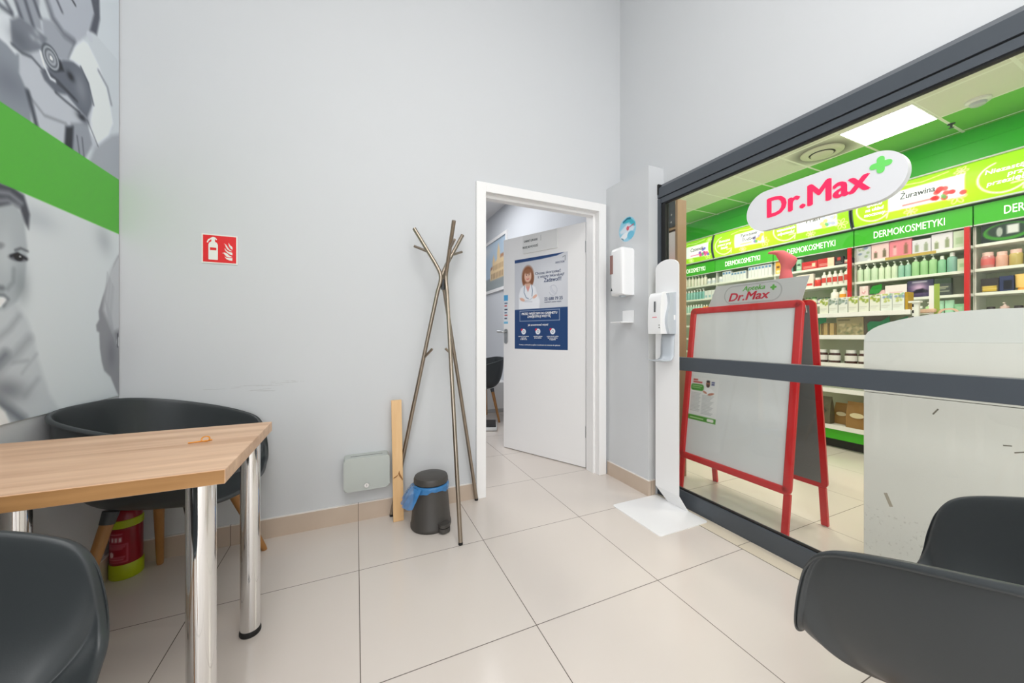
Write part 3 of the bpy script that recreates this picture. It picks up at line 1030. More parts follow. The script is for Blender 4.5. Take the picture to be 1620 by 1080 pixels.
q.poly([(0.7, 0.36), (0.8, 0.38), (0.8, 0.42), (0.72, 0.41)], (168, 120, 92))
q.poly([(1.12, 0.5), (1.375, 0.5), (1.34, 0.55), (1.14, 0.55)], (176, 130, 98))
for i in range(10):
    q.rect(0.75 + 0.065 * i, 0.775 + 0.065 * i, 0.22, 0.3, (132, 104, 84))
    q.rect(0.84 + 0.06 * i, 0.86 + 0.06 * i, 0.35, 0.42, (150, 118, 92))
q.poly([(0.045, 0.045), (0.045, 0.25), (0.3, 0.22), (0.5, 0.12), (0.5, 0.045)], (98, 120, 104))
q.ell(0.16, 0.3, 0.12, 0.1, (92, 116, 96))
q.mesh('picture_print', pic, None, None, 0.004)
bm = bmesh.new()
cb = thing('low_cabinet', 'low white cabinet along the consulting room wall behind the open door', 'cabinet', (1.8, 5.2, 0))
fin('body', B(-0.19, 0.199, -0.55, 0.55, 0.05, 0.42, 0.004), WHITE, cb, False)
fin('plinth', B(-0.17, 0.199, -0.53, 0.53, 0, 0.05), mat('plinth_grey', (190, 190, 190), 0.5), cb, False)
# a third chair of the same kind, half hidden by the door frame, is set with the others further down
sc = thing('floor_scale', 'black and white weighing scale on the floor just behind the open door', 'scale', (1.36, 3.93, 0), math.radians(-20))
fin('scale_base', B(-0.16, 0.16, -0.16, 0.16, 0.004, 0.045, 0.012), mat('scale_white', (222, 224, 224), 0.35), sc)
fin('platform', B(-0.15, 0.15, -0.15, 0.15, 0.0455, 0.06, 0.004), mat('scale_black', (26, 27, 29), 0.4), sc)
for a in (-1, 1):
    for b in (-1, 1):
        fin('foot', cyl(bmesh.new(), (a * 0.12, b * 0.12, 0), (a * 0.12, b * 0.12, 0.006), 0.018, None, 12), BLACK, sc)

# ------------------------------------------------------------------ wall things by the corner
pb = thing('post_box', 'light grey lockable metal box on the back wall above the skirting', 'box')
face_to(pb, (-0.062, YB - 0.0005, 0.203), XR, (0, -1, 0))
bm = bmesh.new()
prism(bm, rrect(0, 0.242, 0, 0.185, 0.018, 8), 0, 0.085)
es = [e for e in bm.edges if all(abs(v.co.z - 0.085) < 1e-5 for v in e.verts)]
bmesh.ops.bevel(bm, geom=es, offset=0.007, segments=4, profile=0.5, affect='EDGES')
fin('body', bm, STEELGREY, pb)
fin('slot', B(0.035, 0.205, 0.1848, 0.1856, 0.045, 0.05), mat('slot_dark', (70, 72, 70), 0.6), pb, False)
bm = bmesh.new()
cyl(bm, (0.118, 0.027, 0.084), (0.118, 0.027, 0.0895), 0.0135, 0.0125, 24)
fin('lock', bm, CHROME, pb)
fin('keyhole', B(0.117, 0.119, 0.021, 0.033, 0.0895, 0.09), BLACK, pb, False)

pk = thing('wooden_board', 'long narrow raw pine board leaning upright against the back wall', 'board', (0.227, 2.140, 0))
bm = bmesh.new()
a = math.atan2(0.054, 0.69)
box(bm, -0.029, 0.029, -0.0, 0.014, 0, 0.694, 0.001, 1)
bmesh.ops.rotate(bm, verts=bm.verts, cent=(0, 0, 0), matrix=Matrix.Rotation(-a, 3, 'X'))
bmesh.ops.rotate(bm, verts=bm.verts, cent=(0, 0, 0), matrix=Matrix.Rotation(math.radians(-0.6), 3, 'Y'))
zmin = min(v.co.z for v in bm.verts)
bmesh.ops.translate(bm, verts=bm.verts, vec=(0, 0, -zmin))
fin('board', bm, PINE, pk, False)
bm = bmesh.new()
prism(bm, [(-0.024, 0.245), (-0.006, 0.252), (0.004, 0.268), (0.007, 0.255), (0.026, 0.226), (0.027, 0.236), (0.012, 0.268), (0.008, 0.285), (0.0, 0.262), (-0.024, 0.25)], -0.003, 0.0, lambda x, y, z: (x, z, y))
bmesh.ops.rotate(bm, verts=bm.verts, cent=(0, 0, 0), matrix=Matrix.Rotation(-a, 3, 'X'))
bmesh.ops.rotate(bm, verts=bm.verts, cent=(0, 0, 0), matrix=Matrix.Rotation(math.radians(-0.6), 3, 'Y'))
bmesh.ops.translate(bm, verts=bm.verts, vec=(0, 0, -zmin))
fin('split_edge', bm, mat('split_wood', (150, 104, 58), 0.7), pk, False)

stk = thing('round_sticker', 'round pale blue hygiene sticker on the grey wall above the soap dispenser', 'sticker')
face_to(stk, (1.80 - 0.0005, 2.015, 1.845), (0, -1, 0), (-1, 0, 0))
q = Paint(-0.092, 0.092, -0.092, 0.092, 0.003, (214, 218, 222))
q.ell(0, 0, 0.088, 0.088, (150, 205, 226), 0, 0.05)
q.poly([(-0.05, 0.05), (0.02, 0.085), (0.08, 0.03), (0.075, -0.01), (0.02, 0.045)], (64, 178, 196))
q.poly([(-0.08, 0.0), (0.0, 0.04), (0.08, 0.0), (0.05, -0.03), (-0.07, -0.02)], (214, 226, 236), 0.006)
q.ell(-0.03, -0.045, 0.045, 0.022, (232, 236, 240), 0.3)
q.ell(0.035, -0.05, 0.035, 0.03, (112, 190, 218))
q.ell(0.005, 0.005, 0.014, 0.016, (216, 96, 110), 0.2)
q.line([(0.02, 0.01), (0.065, 0.02)], 0.008, (206, 110, 130))
q.line([(-0.04, 0.062), (0.0, 0.076), (0.03, 0.07)], 0.012, (30, 104, 130))
q.line([(-0.06, -0.055), (-0.04, -0.068)], 0.007, (60, 110, 130))
o = q.mesh('sticker_print', stk)
me = o.data
bm = bmesh.new()
bm.from_mesh(me)
bmesh.ops.delete(bm, geom=[v for v in bm.verts if math.hypot(v.co.x, v.co.y) > 0.0905], context='VERTS')
bm.to_mesh(me)
bm.free()

sd = thing('soap_dispenser', 'white wall soap dispenser with a brown window beside the door frame', 'dispenser')
face_to(sd, (1.80 - 0.0005, 2.075, 1.362), (0, -1, 0), (-1, 0, 0))
bm = bmesh.new()
box(bm, 0, 0.13, 0, 0.338, 0, 0.108)
es = [e for e in bm.edges if all(v.co.z > 0.1 for v in e.verts) or all(v.co.y > 0.33 for v in e.verts)]
bmesh.ops.bevel(bm, geom=es, offset=0.026, segments=5, profile=0.5, affect='EDGES')
fin('housing', bm, SOFTW, sd)
fin('level_window', B(0.002, 0.034, 0.155, 0.29, 0.1082, 0.1095, 0.0004, 1), mat('brown_window', (150, 112, 104), 0.2), sd, False)
bm = bmesh.new()
prism(bm, [(0.008, 0.034), (0.028, 0.034), (0.018, 0.056)], 0.108, 0.1088)
fin('warning_mark', bm, LETK, sd, False)
fin('nozzle', B(0.05, 0.08, -0.012, 0.0, 0.03, 0.07, 0.003), SOFTG, sd)

dt = thing('drip_shelf', 'small white angled drip shelf on the wall below the soap dispenser', 'shelf')
face_to(dt, (1.80 - 0.0005, 2.06, 1.165), (0, -1, 0), (-1, 0, 0))
fin('wall_plate', B(0.0, 0.11, 0, 0.09, 0, 0.005, 0.001), SOFTW, dt, False)
fin('shelf_plate', B(0.0, 0.11, 0.0, 0.008, 0.005, 0.115, 0.001), SOFTW, dt, False)

# ------------------------------------------------------------------ coat rack
rack = thing('coat_rack', 'brushed metal tripod coat rack of three crossing bars beside the doorway', 'coat rack', (0.47, 2.077, 0))
feet = [Vector((0.493, 1.776, 0)), Vector((0.721, 2.216, 0)), Vector((0.196, 2.222, 0))]
cc = Vector((0.47, 2.077, 0))
for i, f in enumerate(feet):
    u = (f - cc)
    R = u.length
    u.normalize()
    t = Vector((-u.y, u.x, 0))
    r = 0.0115
    off = t * 0.016 + u * 0.008            # the three bars pass round each other at the clamp
    pts = [u * R + Vector((0, 0, 0.012)), u * (R * 0.55) + off * 0.5 + Vector((0, 0, 0.66))]
    low_, kn, hi = Vector((0, 0, 1.33)) + off, Vector((0, 0, 1.42)) + off, Vector((0, 0, 1.50)) + u * 0.035 + off
    pts += [low_ + u * 0.02, kn, hi, u * 0.165 + off * 0.6 + Vector((0, 0, 1.705))]
    path = [pts[0], pts[1]] + [Vector(v) for v in spline([pts[2], pts[3], pts[4]], 6)] + [pts[5]]
    bm = bmesh.new()
    tube(bm, path, r, 14)
    b = fin('bar', bm, NICKEL, rack)
    bm = bmesh.new()
    cyl(bm, u * R + Vector((0, 0, 0)), u * R + Vector((0, 0, 0.013)), 0.0118, None, 14)
    fin('foot_cap', bm, BLACK, b)
    bm = bmesh.new()
    a0 = hi.lerp(pts[5], 0.32)
    cyl(bm, a0, a0 + u * 0.085 + Vector((0, 0, 0.035)), 0.0075, None, 12)
    fin('upper_peg', bm, NICKEL, b)
    bm = bmesh.new()
    a1 = pts[1].lerp(pts[2], 0.42)
    cyl(bm, a1, a1 - u * 0.058 + t * 0.02 + Vector((0, 0, 0.055)), 0.0075, None, 12)
    fin('lower_peg', bm, NICKEL, b)
bm = bmesh.new()
cyl(bm, (0, 0, 1.345), (0, 0, 1.405), 0.011, None, 14)
fin('clamp', bm, DKMETAL, rack)

# ------------------------------------------------------------------ pedal bin with a blue bag
bn = thing('pedal_bin', 'charcoal pedal bin with a blue bag hanging out below its lid', 'bin', (0.392, 2.035, 0), math.radians(24))
bm = bmesh.new()
lathe(bm, [(0, 0), (0.108, 0), (0.113, 0.006), (0.113, 0.022), (0.109, 0.03), (0.092, 0.232), (0.088, 0.236), (0, 0.236)], 40)
fin('body', bm, BIN, bn)
bm = bmesh.new()
lathe(bm, [(0, 0.244), (0.088, 0.244), (0.0955, 0.25), (0.0955, 0.268), (0.09, 0.281), (0.07, 0.287), (0.03, 0.289), (0, 0.289)], 40)
fin('lid', bm, BIN, bn)
bm = bmesh.new()
prism(bm, rrect(-0.032, 0.032, -0.15, -0.098, 0.024, 6), 0.008, 0.03)
prism(bm, rrect(-0.030, 0.030, -0.148, -0.09, 0.022, 6), 0.033, 0.052)
fin('pedal', bm, BIN, bn)
BAG = bpy.data.materials.new('blue_plastic_film')
n = NT(BAG)
n.b.inputs['Base Color'].default_value = rgb(66, 142, 208) + (1,)
n.b.inputs['Roughness'].default_value = 0.25
n.b.inputs['Alpha'].default_value = 0.66
rng = random.Random(4)
bm = bmesh.new()
rings = []
N = 64
for k in range(5):
    ring = []
    for i in range(N):
        a = 2 * math.pi * i / N
        w = 0.002 * math.sin(a * 17 + k) + rng.uniform(-0.001, 0.001)
        z = (0.2438, 0.241, 0.232, 0.222, 0.212 + 0.009 * math.sin(3 * a + 1) + 0.003 * math.sin(11 * a))[k]
        rr = (0.091, 0.099, 0.1, 0.0995, 0.099)[k] + w * (k > 0)
        ring.append(bm.verts.new((rr * math.cos(a), rr * math.sin(a), z)))
    rings.append(ring)
for a, b in zip(rings, rings[1:]):
    for i in range(N):
        bm.faces.new((a[i], a[(i + 1) % N], b[(i + 1) % N], b[i]))
# loose tail hanging out at the side
a0 = math.radians(165)
cols = []
for i in range(13):
    s = i / 12
    row = []
    for k in range(11):
        w = (k / 10 - 0.5)
        ang = a0 + w * (1.45 - 0.35 * s)
        rr = 0.1 + 0.062 * s ** 0.8 + 0.006 * math.sin(k * 2.1 + 3 * s) + rng.uniform(-.002, .002)
        row.append(bm.verts.new((rr * math.cos(ang), rr * math.sin(ang), 0.236 - 0.085 * s - 0.012 * math.cos(3 * w) * s + rng.uniform(-.002, .002))))
    cols.append(row)
for r0, r1 in zip(cols, cols[1:]):
    for k in range(10):
        bm.faces.new((r0[k], r0[k + 1], r1[k + 1], r1[k]))
fin('bag', bm, BAG, bn, True, 70)

# ------------------------------------------------------------------ hand sanitiser stand
ss = thing('sanitiser_stand', 'white hand sanitiser stand on a flat base plate in front of the glass', 'dispenser stand', (1.67, 1.605, 0))
bm = bmesh.new()
prism(bm, rrect(-0.186, 0.186, -0.193, 0.193, 0.018, 5), 0.0, 0.005)
fin('base_plate', bm, SOFTW, ss)
bm = bmesh.new()
# plate: tall, round top, its foot bent back to the base
y0, y1 = -0.036, 0.146
out = [(y0, 0.094), (y1, 0.094), (y1, 1.505)]
for i in range(13):
    a = math.pi * i / 12
    out.append(((y0 + y1) / 2 + (y1 - y0) / 2 * math.cos(a), 1.505 + 0.05 * math.sin(a)))
prism(bm, out, 0.130, 0.136, lambda y, z, x: (x, y, z))
vs = [bm.verts.new(c) for c in ((0.130, y0, 0.094), (0.136, y0, 0.094), (0.136, y1, 0.094), (0.130, y1, 0.094),
                               (0.174, y0 - 0.028, 0.005), (0.180, y0 - 0.028, 0.005), (0.180, 0.09, 0.005), (0.174, 0.09, 0.005))]
for f in ((0, 1, 5, 4), (1, 2, 6, 5), (2, 3, 7, 6), (3, 0, 4, 7), (4, 5, 6, 7)):
    bm.faces.new([vs[i] for i in f])
fin('upright_plate', bm, SOFTW, ss, False)
# dispenser on the plate, its face towards the room (-x)
bm = bmesh.new()
prof = [(0.130, 0.258), (0.060, 0.258), (0.040, 0.250), (0.028, 0.225), (0.022, 0.15), (0.020, 0.06), (0.024, 0.0), (0.130, 0.0)]
yy0, yy1 = -0.018, 0.102
prism(bm, [(a, b + 1.085) for a, b in prof], yy0 + 0.02, yy1, lambda x, z, y: (x, y, z))
dsp = fin('dispenser', bm, SOFTW, ss, True, 30)
bm = bmesh.new()
side = [(0.130, 0.256)] + [(0.068 + 0.012 * math.sin(2.2 * i / 8 * math.pi), 0.25 - 0.25 * i / 8) for i in range(9)] + [(0.130, 0.0)]
prism(bm, [(a, b + 1.085) for a, b in side], yy0, yy0 + 0.0195, lambda x, z, y: (x, y, z))
fin('side_cover', bm, SOFTG, dsp, True, 30)
fin('side_button', B(0.108, 0.122, yy0 - 0.002, yy0 - 0.0001, 1.17, 1.2, 0.0008, 1), SOFTW, dsp)
fin('level_window', B(0.0185, 0.0235, 0.04, 0.052, 1.22, 1.285, 0.0008, 1), mat('smoked_window', (96, 98, 100), 0.2), dsp, False)
fin('red_mark', B(0.0195, 0.0225, 0.03, 0.065, 1.185, 1.19), mat('pale_red_print', (226, 130, 140), 0.5), dsp, False)
fin('indicator', box(B(0.0185, 0.0215, 0.008, 0.013, 1.135, 1.141), 0.0185, 0.0215, 0.008, 0.013, 1.12, 1.126), LETK, dsp, False)
bm = bmesh.new()
arm = [(0.128, 1.085), (0.122, 1.05), (0.12, 1.0), (0.119, 0.955), (0.112, 0.93), (0.095, 0.918), (0.055, 0.915), (0.02, 0.92), (0.005, 0.925)]
rows = []
for j, (x, z) in enumerate(arm):
    hw = 0.05 if j < 5 else 0.055
    ym = 0.042
    rows.append([bm.verts.new((x, ym - hw, z + 0.006 * (j > 3))), bm.verts.new((x - 0.004, ym - hw * 0.5, z)), bm.verts.new((x - 0.005, ym, z)),
                 bm.verts.new((x - 0.004, ym + hw * 0.5, z)), bm.verts.new((x, ym + hw, z + 0.006 * (j > 3)))])
for a, b in zip(rows, rows[1:]):
    for k in range(4):
        bm.faces.new((a[k], a[k + 1], b[k + 1], b[k]))
tr = fin('drip_tray', bm, SOFTG, ss, True, 60)
md = tr.modifiers.new('thickness', 'SOLIDIFY')
md.thickness = 0.004

# ------------------------------------------------------------------ shell armchairs
RIM = [(0, 0.290, 0.800), (0.13, 0.278, 0.797), (0.212, 0.226, 0.783), (0.258, 0.135, 0.762), (0.279, 0.01, 0.732), (0.282, -0.095, 0.702),
       (0.279, -0.178, 0.668), (0.275, -0.212, 0.628), (0.272, -0.228, 0.570), (0.267, -0.237, 0.510), (0.247, -0.245, 0.468), (0.20, -0.254, 0.447), (0.11, -0.275, 0.437),
       (0, -0.282, 0.436)]
RIM = RIM + [(-a, b, c) for a, b, c in RIM[-2:0:-1]]
rim = spline(RIM, 5, True)
NR = len(rim)
SEAT = np.array((0, 0.0, 0.405))
bm = bmesh.new()
rings = []
SS = [0.0, 0.25, 0.45, 0.6, 0.7, 0.78, 0.85, 0.91, 0.96, 1.0]
for s in SS:
    ring = []
    for i, rp in enumerate(rim):
        rp = np.array(rp)
        front = max(0.0, min(1.0, (0.53 - rp[2]) / 0.09))      # 1 along the low front lip
        pl = 1 - (1 - s) ** (1.7 - 0.5 * front)
        zz_ = s ** (3.6 - 1.2 * front)
        hw = rp[:2] * (pl * (0.93 + 0.07 * s))
        ring.append(Vector((hw[0], hw[1], SEAT[2] + (rp[2] - SEAT[2]) * zz_)))
    rings.append(ring)
# rolled lip: out and down from the rim
for o_, d_ in ((0.005, 0.0025), (0.0125, 0.0015), (0.0175, -0.004), (0.017, -0.0105), (0.0125, -0.0125)):
    ring = []
    for i, rp in enumerate(rim):
        nn = np.array(rp[:2]) * np.array((1.0, 0.8))
        nn = nn / (np.linalg.norm(nn) + 1e-9)
        k = 1.0
        ring.append(Vector((rp[0] + nn[0] * o_ * k, rp[1] + nn[1] * o_ * k, rp[2] + d_)))
    rings.append(ring)
cv = bm.verts.new(Vector(SEAT))
V = [[bm.verts.new(v) for v in r] for r in rings[1:]]
for i in range(NR):
    bm.faces.new((cv, V[0][i], V[0][(i + 1) % NR]))
for a, b in zip(V, V[1:]):
    for i in range(NR):
        j = (i + 1) % NR
        bm.faces.new((a[i], b[i], b[j], a[j]))
arm0 = thing('armchair', 'dark grey plastic armchair in the corner behind the oak table', 'chair', (-0.70, 1.936, 0), math.radians(81), 'dark grey shell armchairs')
shell = fin('shell', bm, CHAIR, arm0, True, 180)
md = shell.modifiers.new('thickness', 'SOLIDIFY')
md.thickness = 0.006
md.offset = -1
md = shell.modifiers.new('smooth', 'SUBSURF')
md.levels = 1
md.render_levels = 2
bm = bmesh.new()
cyl(bm, (0, 0, 0.388), (0, 0, 0.402), 0.09, None, 24)
fin('under_frame', bm, DKMETAL, arm0)
for sx, sy in ((-1, -1), (1, -1), (-1, 1), (1, 1)):
    top, bot = Vector((sx * 0.125, sy * 0.125, 0.412)), Vector((sx * 0.235, 0.182 if sy > 0 else -0.248, 0.0))
    bm = bmesh.new()
    tube(bm, [bot, bot.lerp(top, 0.04), bot.lerp(top, 0.94)], [0.0115, 0.0135, 0.0205], 16)
    lg = fin('leg', bm, BEECH, arm0)
    bm = bmesh.new()
    tube(bm, [bot.lerp(top, 0.895), bot.lerp(top, 1.0)], [0.0215, 0.0245], 16)
    fin('leg_socket', bm, DKMETAL, lg)
dup(arm0, (-0.705, 0.708, 0), math.radians(90), 'dark grey plastic armchair by the left wall in front of the oak table')
dup(arm0, (1.097, 0.18, 0), math.radians(179), 'dark grey plastic armchair near the glass, its back to the viewer')

dup(arm0, (1.45, 4.33, 0), math.radians(-90), 'dark grey armchair inside the consulting room, half hidden by the door frame')

# ------------------------------------------------------------------ table
tb = thing('table', 'oak topped table with round chrome legs against the left wall', 'table', (-0.655, 1.405, 0))
ZT = 0.74
bm = B(-0.349, 0.358, -0.311, 0.228, ZT - 0.036, ZT, 0.0015, 1)
top = fin('tabletop', bm, OAK, tb, False)
top.data.materials.append(OAKE)
for f in top.data.polygons:
    if abs(f.normal.y) > 0.9 and f.area > 0.01:
        f.material_index = 1
for sx, sy in ((0.300, -0.275), (0.306, 0.15), (-0.275, -0.275), (-0.275, 0.165)):
    bm = bmesh.new()
    cyl(bm, (sx, sy, 0.018), (sx, sy, ZT - 0.036), 0.030, None, 40)
    lg = fin('leg', bm, CHROME, tb)
    bm = bmesh.new()
    lathe(bm, [(0, 0), (0.031, 0), (0.033, 0.004), (0.033, 0.013), (0.0305, 0.02), (0, 0.02)], 32, sx, sy)
    fin('foot', bm, BLACK, lg)

hc = thing('hair_clip', 'small amber plastic clip lying on the oak tabletop', 'clip', (-0.437, 1.405, ZT + 0.0002), math.radians(8))
AMB = mat('amber_plastic', (206, 132, 24), 0.25)
bm = bmesh.new()
tube(bm, [(-0.035, -0.002, 0.0022), (0.0, 0.0, 0.0024), (0.022, 0.002, 0.0026)], 0.0022, 8)
fin('arm', bm, AMB, hc)
bm = bmesh.new()
pts = [(0.006 + 0.010 * math.cos(t), 0.004 * math.sin(t), 0.0085 + 0.0065 * math.sin(t)) for t in [2 * math.pi * i / 20 for i in range(21)]]
tube(bm, pts, 0.0019, 8, False)
fin('loop', bm, AMB, hc)

# ------------------------------------------------------------------ fire extinguisher under the chair
fx = thing('fire_extinguisher', 'red and lime yellow fire extinguisher on the floor under the corner armchair', 'fire extinguisher', (-0.946, 2.166, 0), math.radians(-35))
fx.scale = (0.8, 0.8, 1.0)
bm = bmesh.new()
lathe(bm, [(0, 0.012), (0.062, 0.012), (0.0655, 0.02), (0.0655, 0.26), (0.06, 0.285), (0.04, 0.312), (0.022, 0.322), (0, 0.322)], 36)
fin('cylinder', bm, mat('extinguisher_red', (140, 14, 30), 0.28), fx)
bm = bmesh.new()
lathe(bm, [(0, 0.0), (0.066, 0.0), (0.07, 0.005), (0.07, 0.06), (0.066, 0.066)], 36)
LIME = mat('lime_yellow_plastic', (170, 184, 12), 0.4)
fin('base_cup', bm, LIME, fx)
bm = bmesh.new()
lathe(bm, [(0.0662, 0.225), (0.069, 0.228), (0.069, 0.257), (0.0662, 0.26)], 36)
fin('band', bm, LIME, fx)
q = Paint(-0.08, 0.08, 0.075, 0.218, 0.004, (150, 14, 34))
for yy, w in ((0.2, 0.05), (0.145, 0.06), (0.137, 0.05), (0.1, 0.06), (0.09, 0.055)):
    q.rect(-w, w, yy, yy + 0.003, (214, 150, 154))
q.line([(-0.07, 0.08), (-0.07, 0.155), (0.07, 0.155), (0.07, 0.08), (-0.07, 0.08)], 0.003, (204, 140, 146))
q.ell(0, 0.113, 0.012, 0.012, (226, 190, 190))
for i, xx in enumerate((-0.045, -0.028, 0.0, 0.018, 0.036)):
    q.rect(xx, xx + 0.012, 0.168, 0.188, (228, 200, 200))
lab = q.mesh('instruction_label', fx)
for v in lab.data.vertices:
    ang = v.co.x / 0.066 - math.pi / 2
    v.co = (0.0663 * math.cos(ang), 0.0663 * math.sin(ang), v.co.y)
bm = bmesh.new()
cyl(bm, (0, 0, 0.322), (0, 0, 0.345), 0.014, None, 16)
box(bm, -0.01, 0.075, -0.008, 0.008, 0.345, 0.36, 0.002)
fin('valve_handle', bm, BLACK, fx)

# ------------------------------------------------------------------ glass sign


def subframe(parent, name, origin, right, normal):
    o = bpy.data.objects.new(name, None)
    COL.objects.link(o)
    face_to(o, origin, right, normal)
    o.parent = parent
    o.matrix_parent_inverse = parent.matrix_basis.inverted()
    return o


def plus_outline(cx, cy, r, w):
    """a plus with rounded ends"""
    pts = []
    for k in range(4):
        a = k * math.pi / 2
        ca, sa = math.cos(a), math.sin(a)
        for x, y in [(w, -w)] + [(r - w + w * math.sin(t), -w * math.cos(t)) for t in [math.pi * i / 6 for i in range(7)]]:
            pts.append((cx + x * ca - y * sa, cy + x * sa + y * ca))
    return pts


gs = thing('shop_sign', 'white rounded Dr.Max sign with a green plus mounted on the glass', 'sign')
face_to(gs, (1.88 + 0.022, 0.9085, 1.697), (0, -1, 0), (-1, 0, 0))
bm = bmesh.new()
prism(bm, rrect(-0.297, 0.297, -0.098, 0.098, 0.0975, 12), 0.0, 0.028)
fin('sign_body', bm, mat('opal_sign_face', (224, 225, 228), 0.4), gs, True, 30)
text('lettering', 'Dr.Max', 0.132, LETR, gs, -0.192, -0.037, 0.0285, bold=0.034, width=0.38)
bm = bmesh.new()
prism(bm, plus_outline(0.222, 0.042, 0.033, 0.0115), 0.0285, 0.030)
fin('plus_mark', bm, mat('plus_green', (104, 204, 96), 0.5, emit=0.2), gs, False)

# ------------------------------------------------------------------ tall display beside the glass
ds = thing('display_stand', 'tall brown sided display stand with a dark picture behind the glass edge', 'display stand', (2.31, 2.085, 0))
BRN = oak_material('brown_veneer', (166, 134, 100), (144, 112, 82), 2)
fin('side_panel', B(-0.085, 0.01, -0.135, -0.115, 0, 2.11, 0.002), BRN, ds, False)
fin('side_panel', B(-0.085, 0.01, 0.105, 0.125, 0, 2.11, 0.002), BRN, ds, False)
fin('back_panel', B(-0.005, 0.01, -0.115, 0.105, 0, 2.11), BRN, ds, False)
for z in (0.08, 0.5, 0.95, 1.4, 1.888):
    fin('shelf', B(-0.08, -0.006, -0.115, 0.105, z, z + 0.018), BRN, ds, False)
f = subframe(ds, 'header_picture', (2.2245, 2.19, 1.91), (0, -1, 0), (-1, 0, 0))
q = Paint(0, 0.22, 0, 0.2, 0.004, (48, 56, 64))
q.blob(0.1, 0.1, 0.08, 0.1, (86, 96, 100), 0, 0.6)
rng = random.Random(8)
for i in range(26):
    q.ell(rng.uniform(0.05, 0.2), rng.uniform(0.01, 0.22), 0.006, 0.007, (150 + rng.randint(0, 60),) * 3, 0, 0.6)
q.mesh('picture_print', f)
q = Paint(0, 0.22, 0, 0.42, 0.006, (220, 214, 218))
q.blob(0.2, 0.1, 0.1, 0.14, (236, 170, 160), 0, 0.8)
q.blob(0.03, 0.3, 0.08, 0.12, (206, 210, 220), 0, 0.8)
f = subframe(ds, 'pale_panel', (2.2245, 2.19, 1.45), (0, -1, 0), (-1, 0, 0))
q.mesh('panel_print', f)

# ------------------------------------------------------------------ A-board
ab = thing('a_board', 'red framed folding A-board with blank white sheet behind the glass', 'sign board', (2.27, 1.485, 0))
AF = math.atan2(0.150, 1.27)
YA0, YA1 = -0.355, 0.360


def front(y, s, t):
    return (-0.165 + s * math.sin(AF) - t * math.cos(AF), y, s * math.cos(AF) + t * math.sin(AF))


def rear(y, s, t):
    return (0.165 - s * math.sin(AF) + t * math.cos(AF), y - 0.03, s * math.cos(AF) + t * math.sin(AF))


for nm_, fn in (('front_frame', front), ('rear_frame', rear)):
    bm = bmesh.new()
    ring_prism(bm, rrect(YA0, YA1, 0.215, 1.28, 0.032, 4), rrect(YA0 + 0.042, YA1 - 0.042, 0.257, 1.238, 0.002, 4), 0, 0.018)
    es = [e for e in bm.edges if all(abs(v.co.z - 0.018) < 1e-6 for v in e.verts)]
    bmesh.ops.bevel(bm, geom=es, offset=0.007, segments=3, profile=0.5, affect='EDGES')
    for v in bm.verts:
        v.co = fn(*v.co)
    fr_ = fin(nm_, bm, RED, ab, True, 35)
    for a, b in ((YA0 + 0.006, YA0 + 0.040), (YA1 - 0.040, YA1 - 0.006)):
        bm = B(a, b, 0.004, 0.225, -0.012, 0.006, 0.002)
        for v in bm.verts:
            v.co = fn(*v.co)
        zmin = min(v.co.z for v in bm.verts)
        bmesh.ops.translate(bm, verts=bm.verts, vec=(0, 0, -zmin))
        fin('leg', bm, RED, fr_, False)
    bm = B(YA0 + 0.03, YA1 - 0.03, 0.245, 1.25, -0.004, -0.0005)
    for v in bm.verts:
        v.co = fn(*v.co)
    fin('back_board', bm, mat('grey_back_board', (112, 114, 112), 0.5), fr_, False)
    bm = B(YA0 + 0.038, YA1 - 0.038, 0.253, 1.242, 0.0, 0.003)
    for v in bm.verts:
        v.co = fn(*v.co)
    fin('sheet', bm, mat('white_board_sheet', (226, 229, 231), 0.22, coat=0.2), fr_, False)
bm = bmesh.new()
tube(bm, [(-0.012, YA0 + 0.02, 1.262), (0.0, YA0 + 0.012, 1.24), (0.004, YA0 + 0.006, 1.2)], 0.005, 8)
fin('hinge', bm, CHROME, ab)
nrm = Vector((-math.cos(AF), 0, math.sin(AF)))
org = Vector((2.27, 1.485, 0)) + Vector(front(0, 1.28, 0.004))
hd = subframe(ab, 'header_board', org, (0, -1, 0), nrm)
bm = bmesh.new()
prism(bm, [(-0.235, -0.02), (0.335, -0.02), (0.367, 0.132), (-0.180, 0.142)], -0.003, 0.0)
fin('header_plate', bm, mat('silver_grey_plate', (202, 203, 204), 0.4), hd, False)
bm = bmesh.new()
ring_prism(bm, rrect(-0.116, 0.236, 0.008, 0.128, 0.058, 8), rrect(-0.110, 0.230, 0.014, 0.122, 0.052, 8), 0.0002, 0.0015)
fin('logo_outline', bm, mat('outline_grey', (176, 177, 178), 0.5), hd, False)
text('lettering', 'Apteka', 0.042, LETG2, hd, 0.005, 0.087, 0.0003, bold=0.015, shear=0.25, width=0.135)
text('lettering', 'Dr.Max', 0.074, LETR2, hd, -0.082, 0.028, 0.0003, bold=0.028, shear=0.25, width=0.25)
bm = bmesh.new()
prism(bm, plus_outline(0.187, 0.09, 0.0175, 0.0062), 0.0003, 0.001)
fin('plus_mark', bm, LETG2, hd, False)

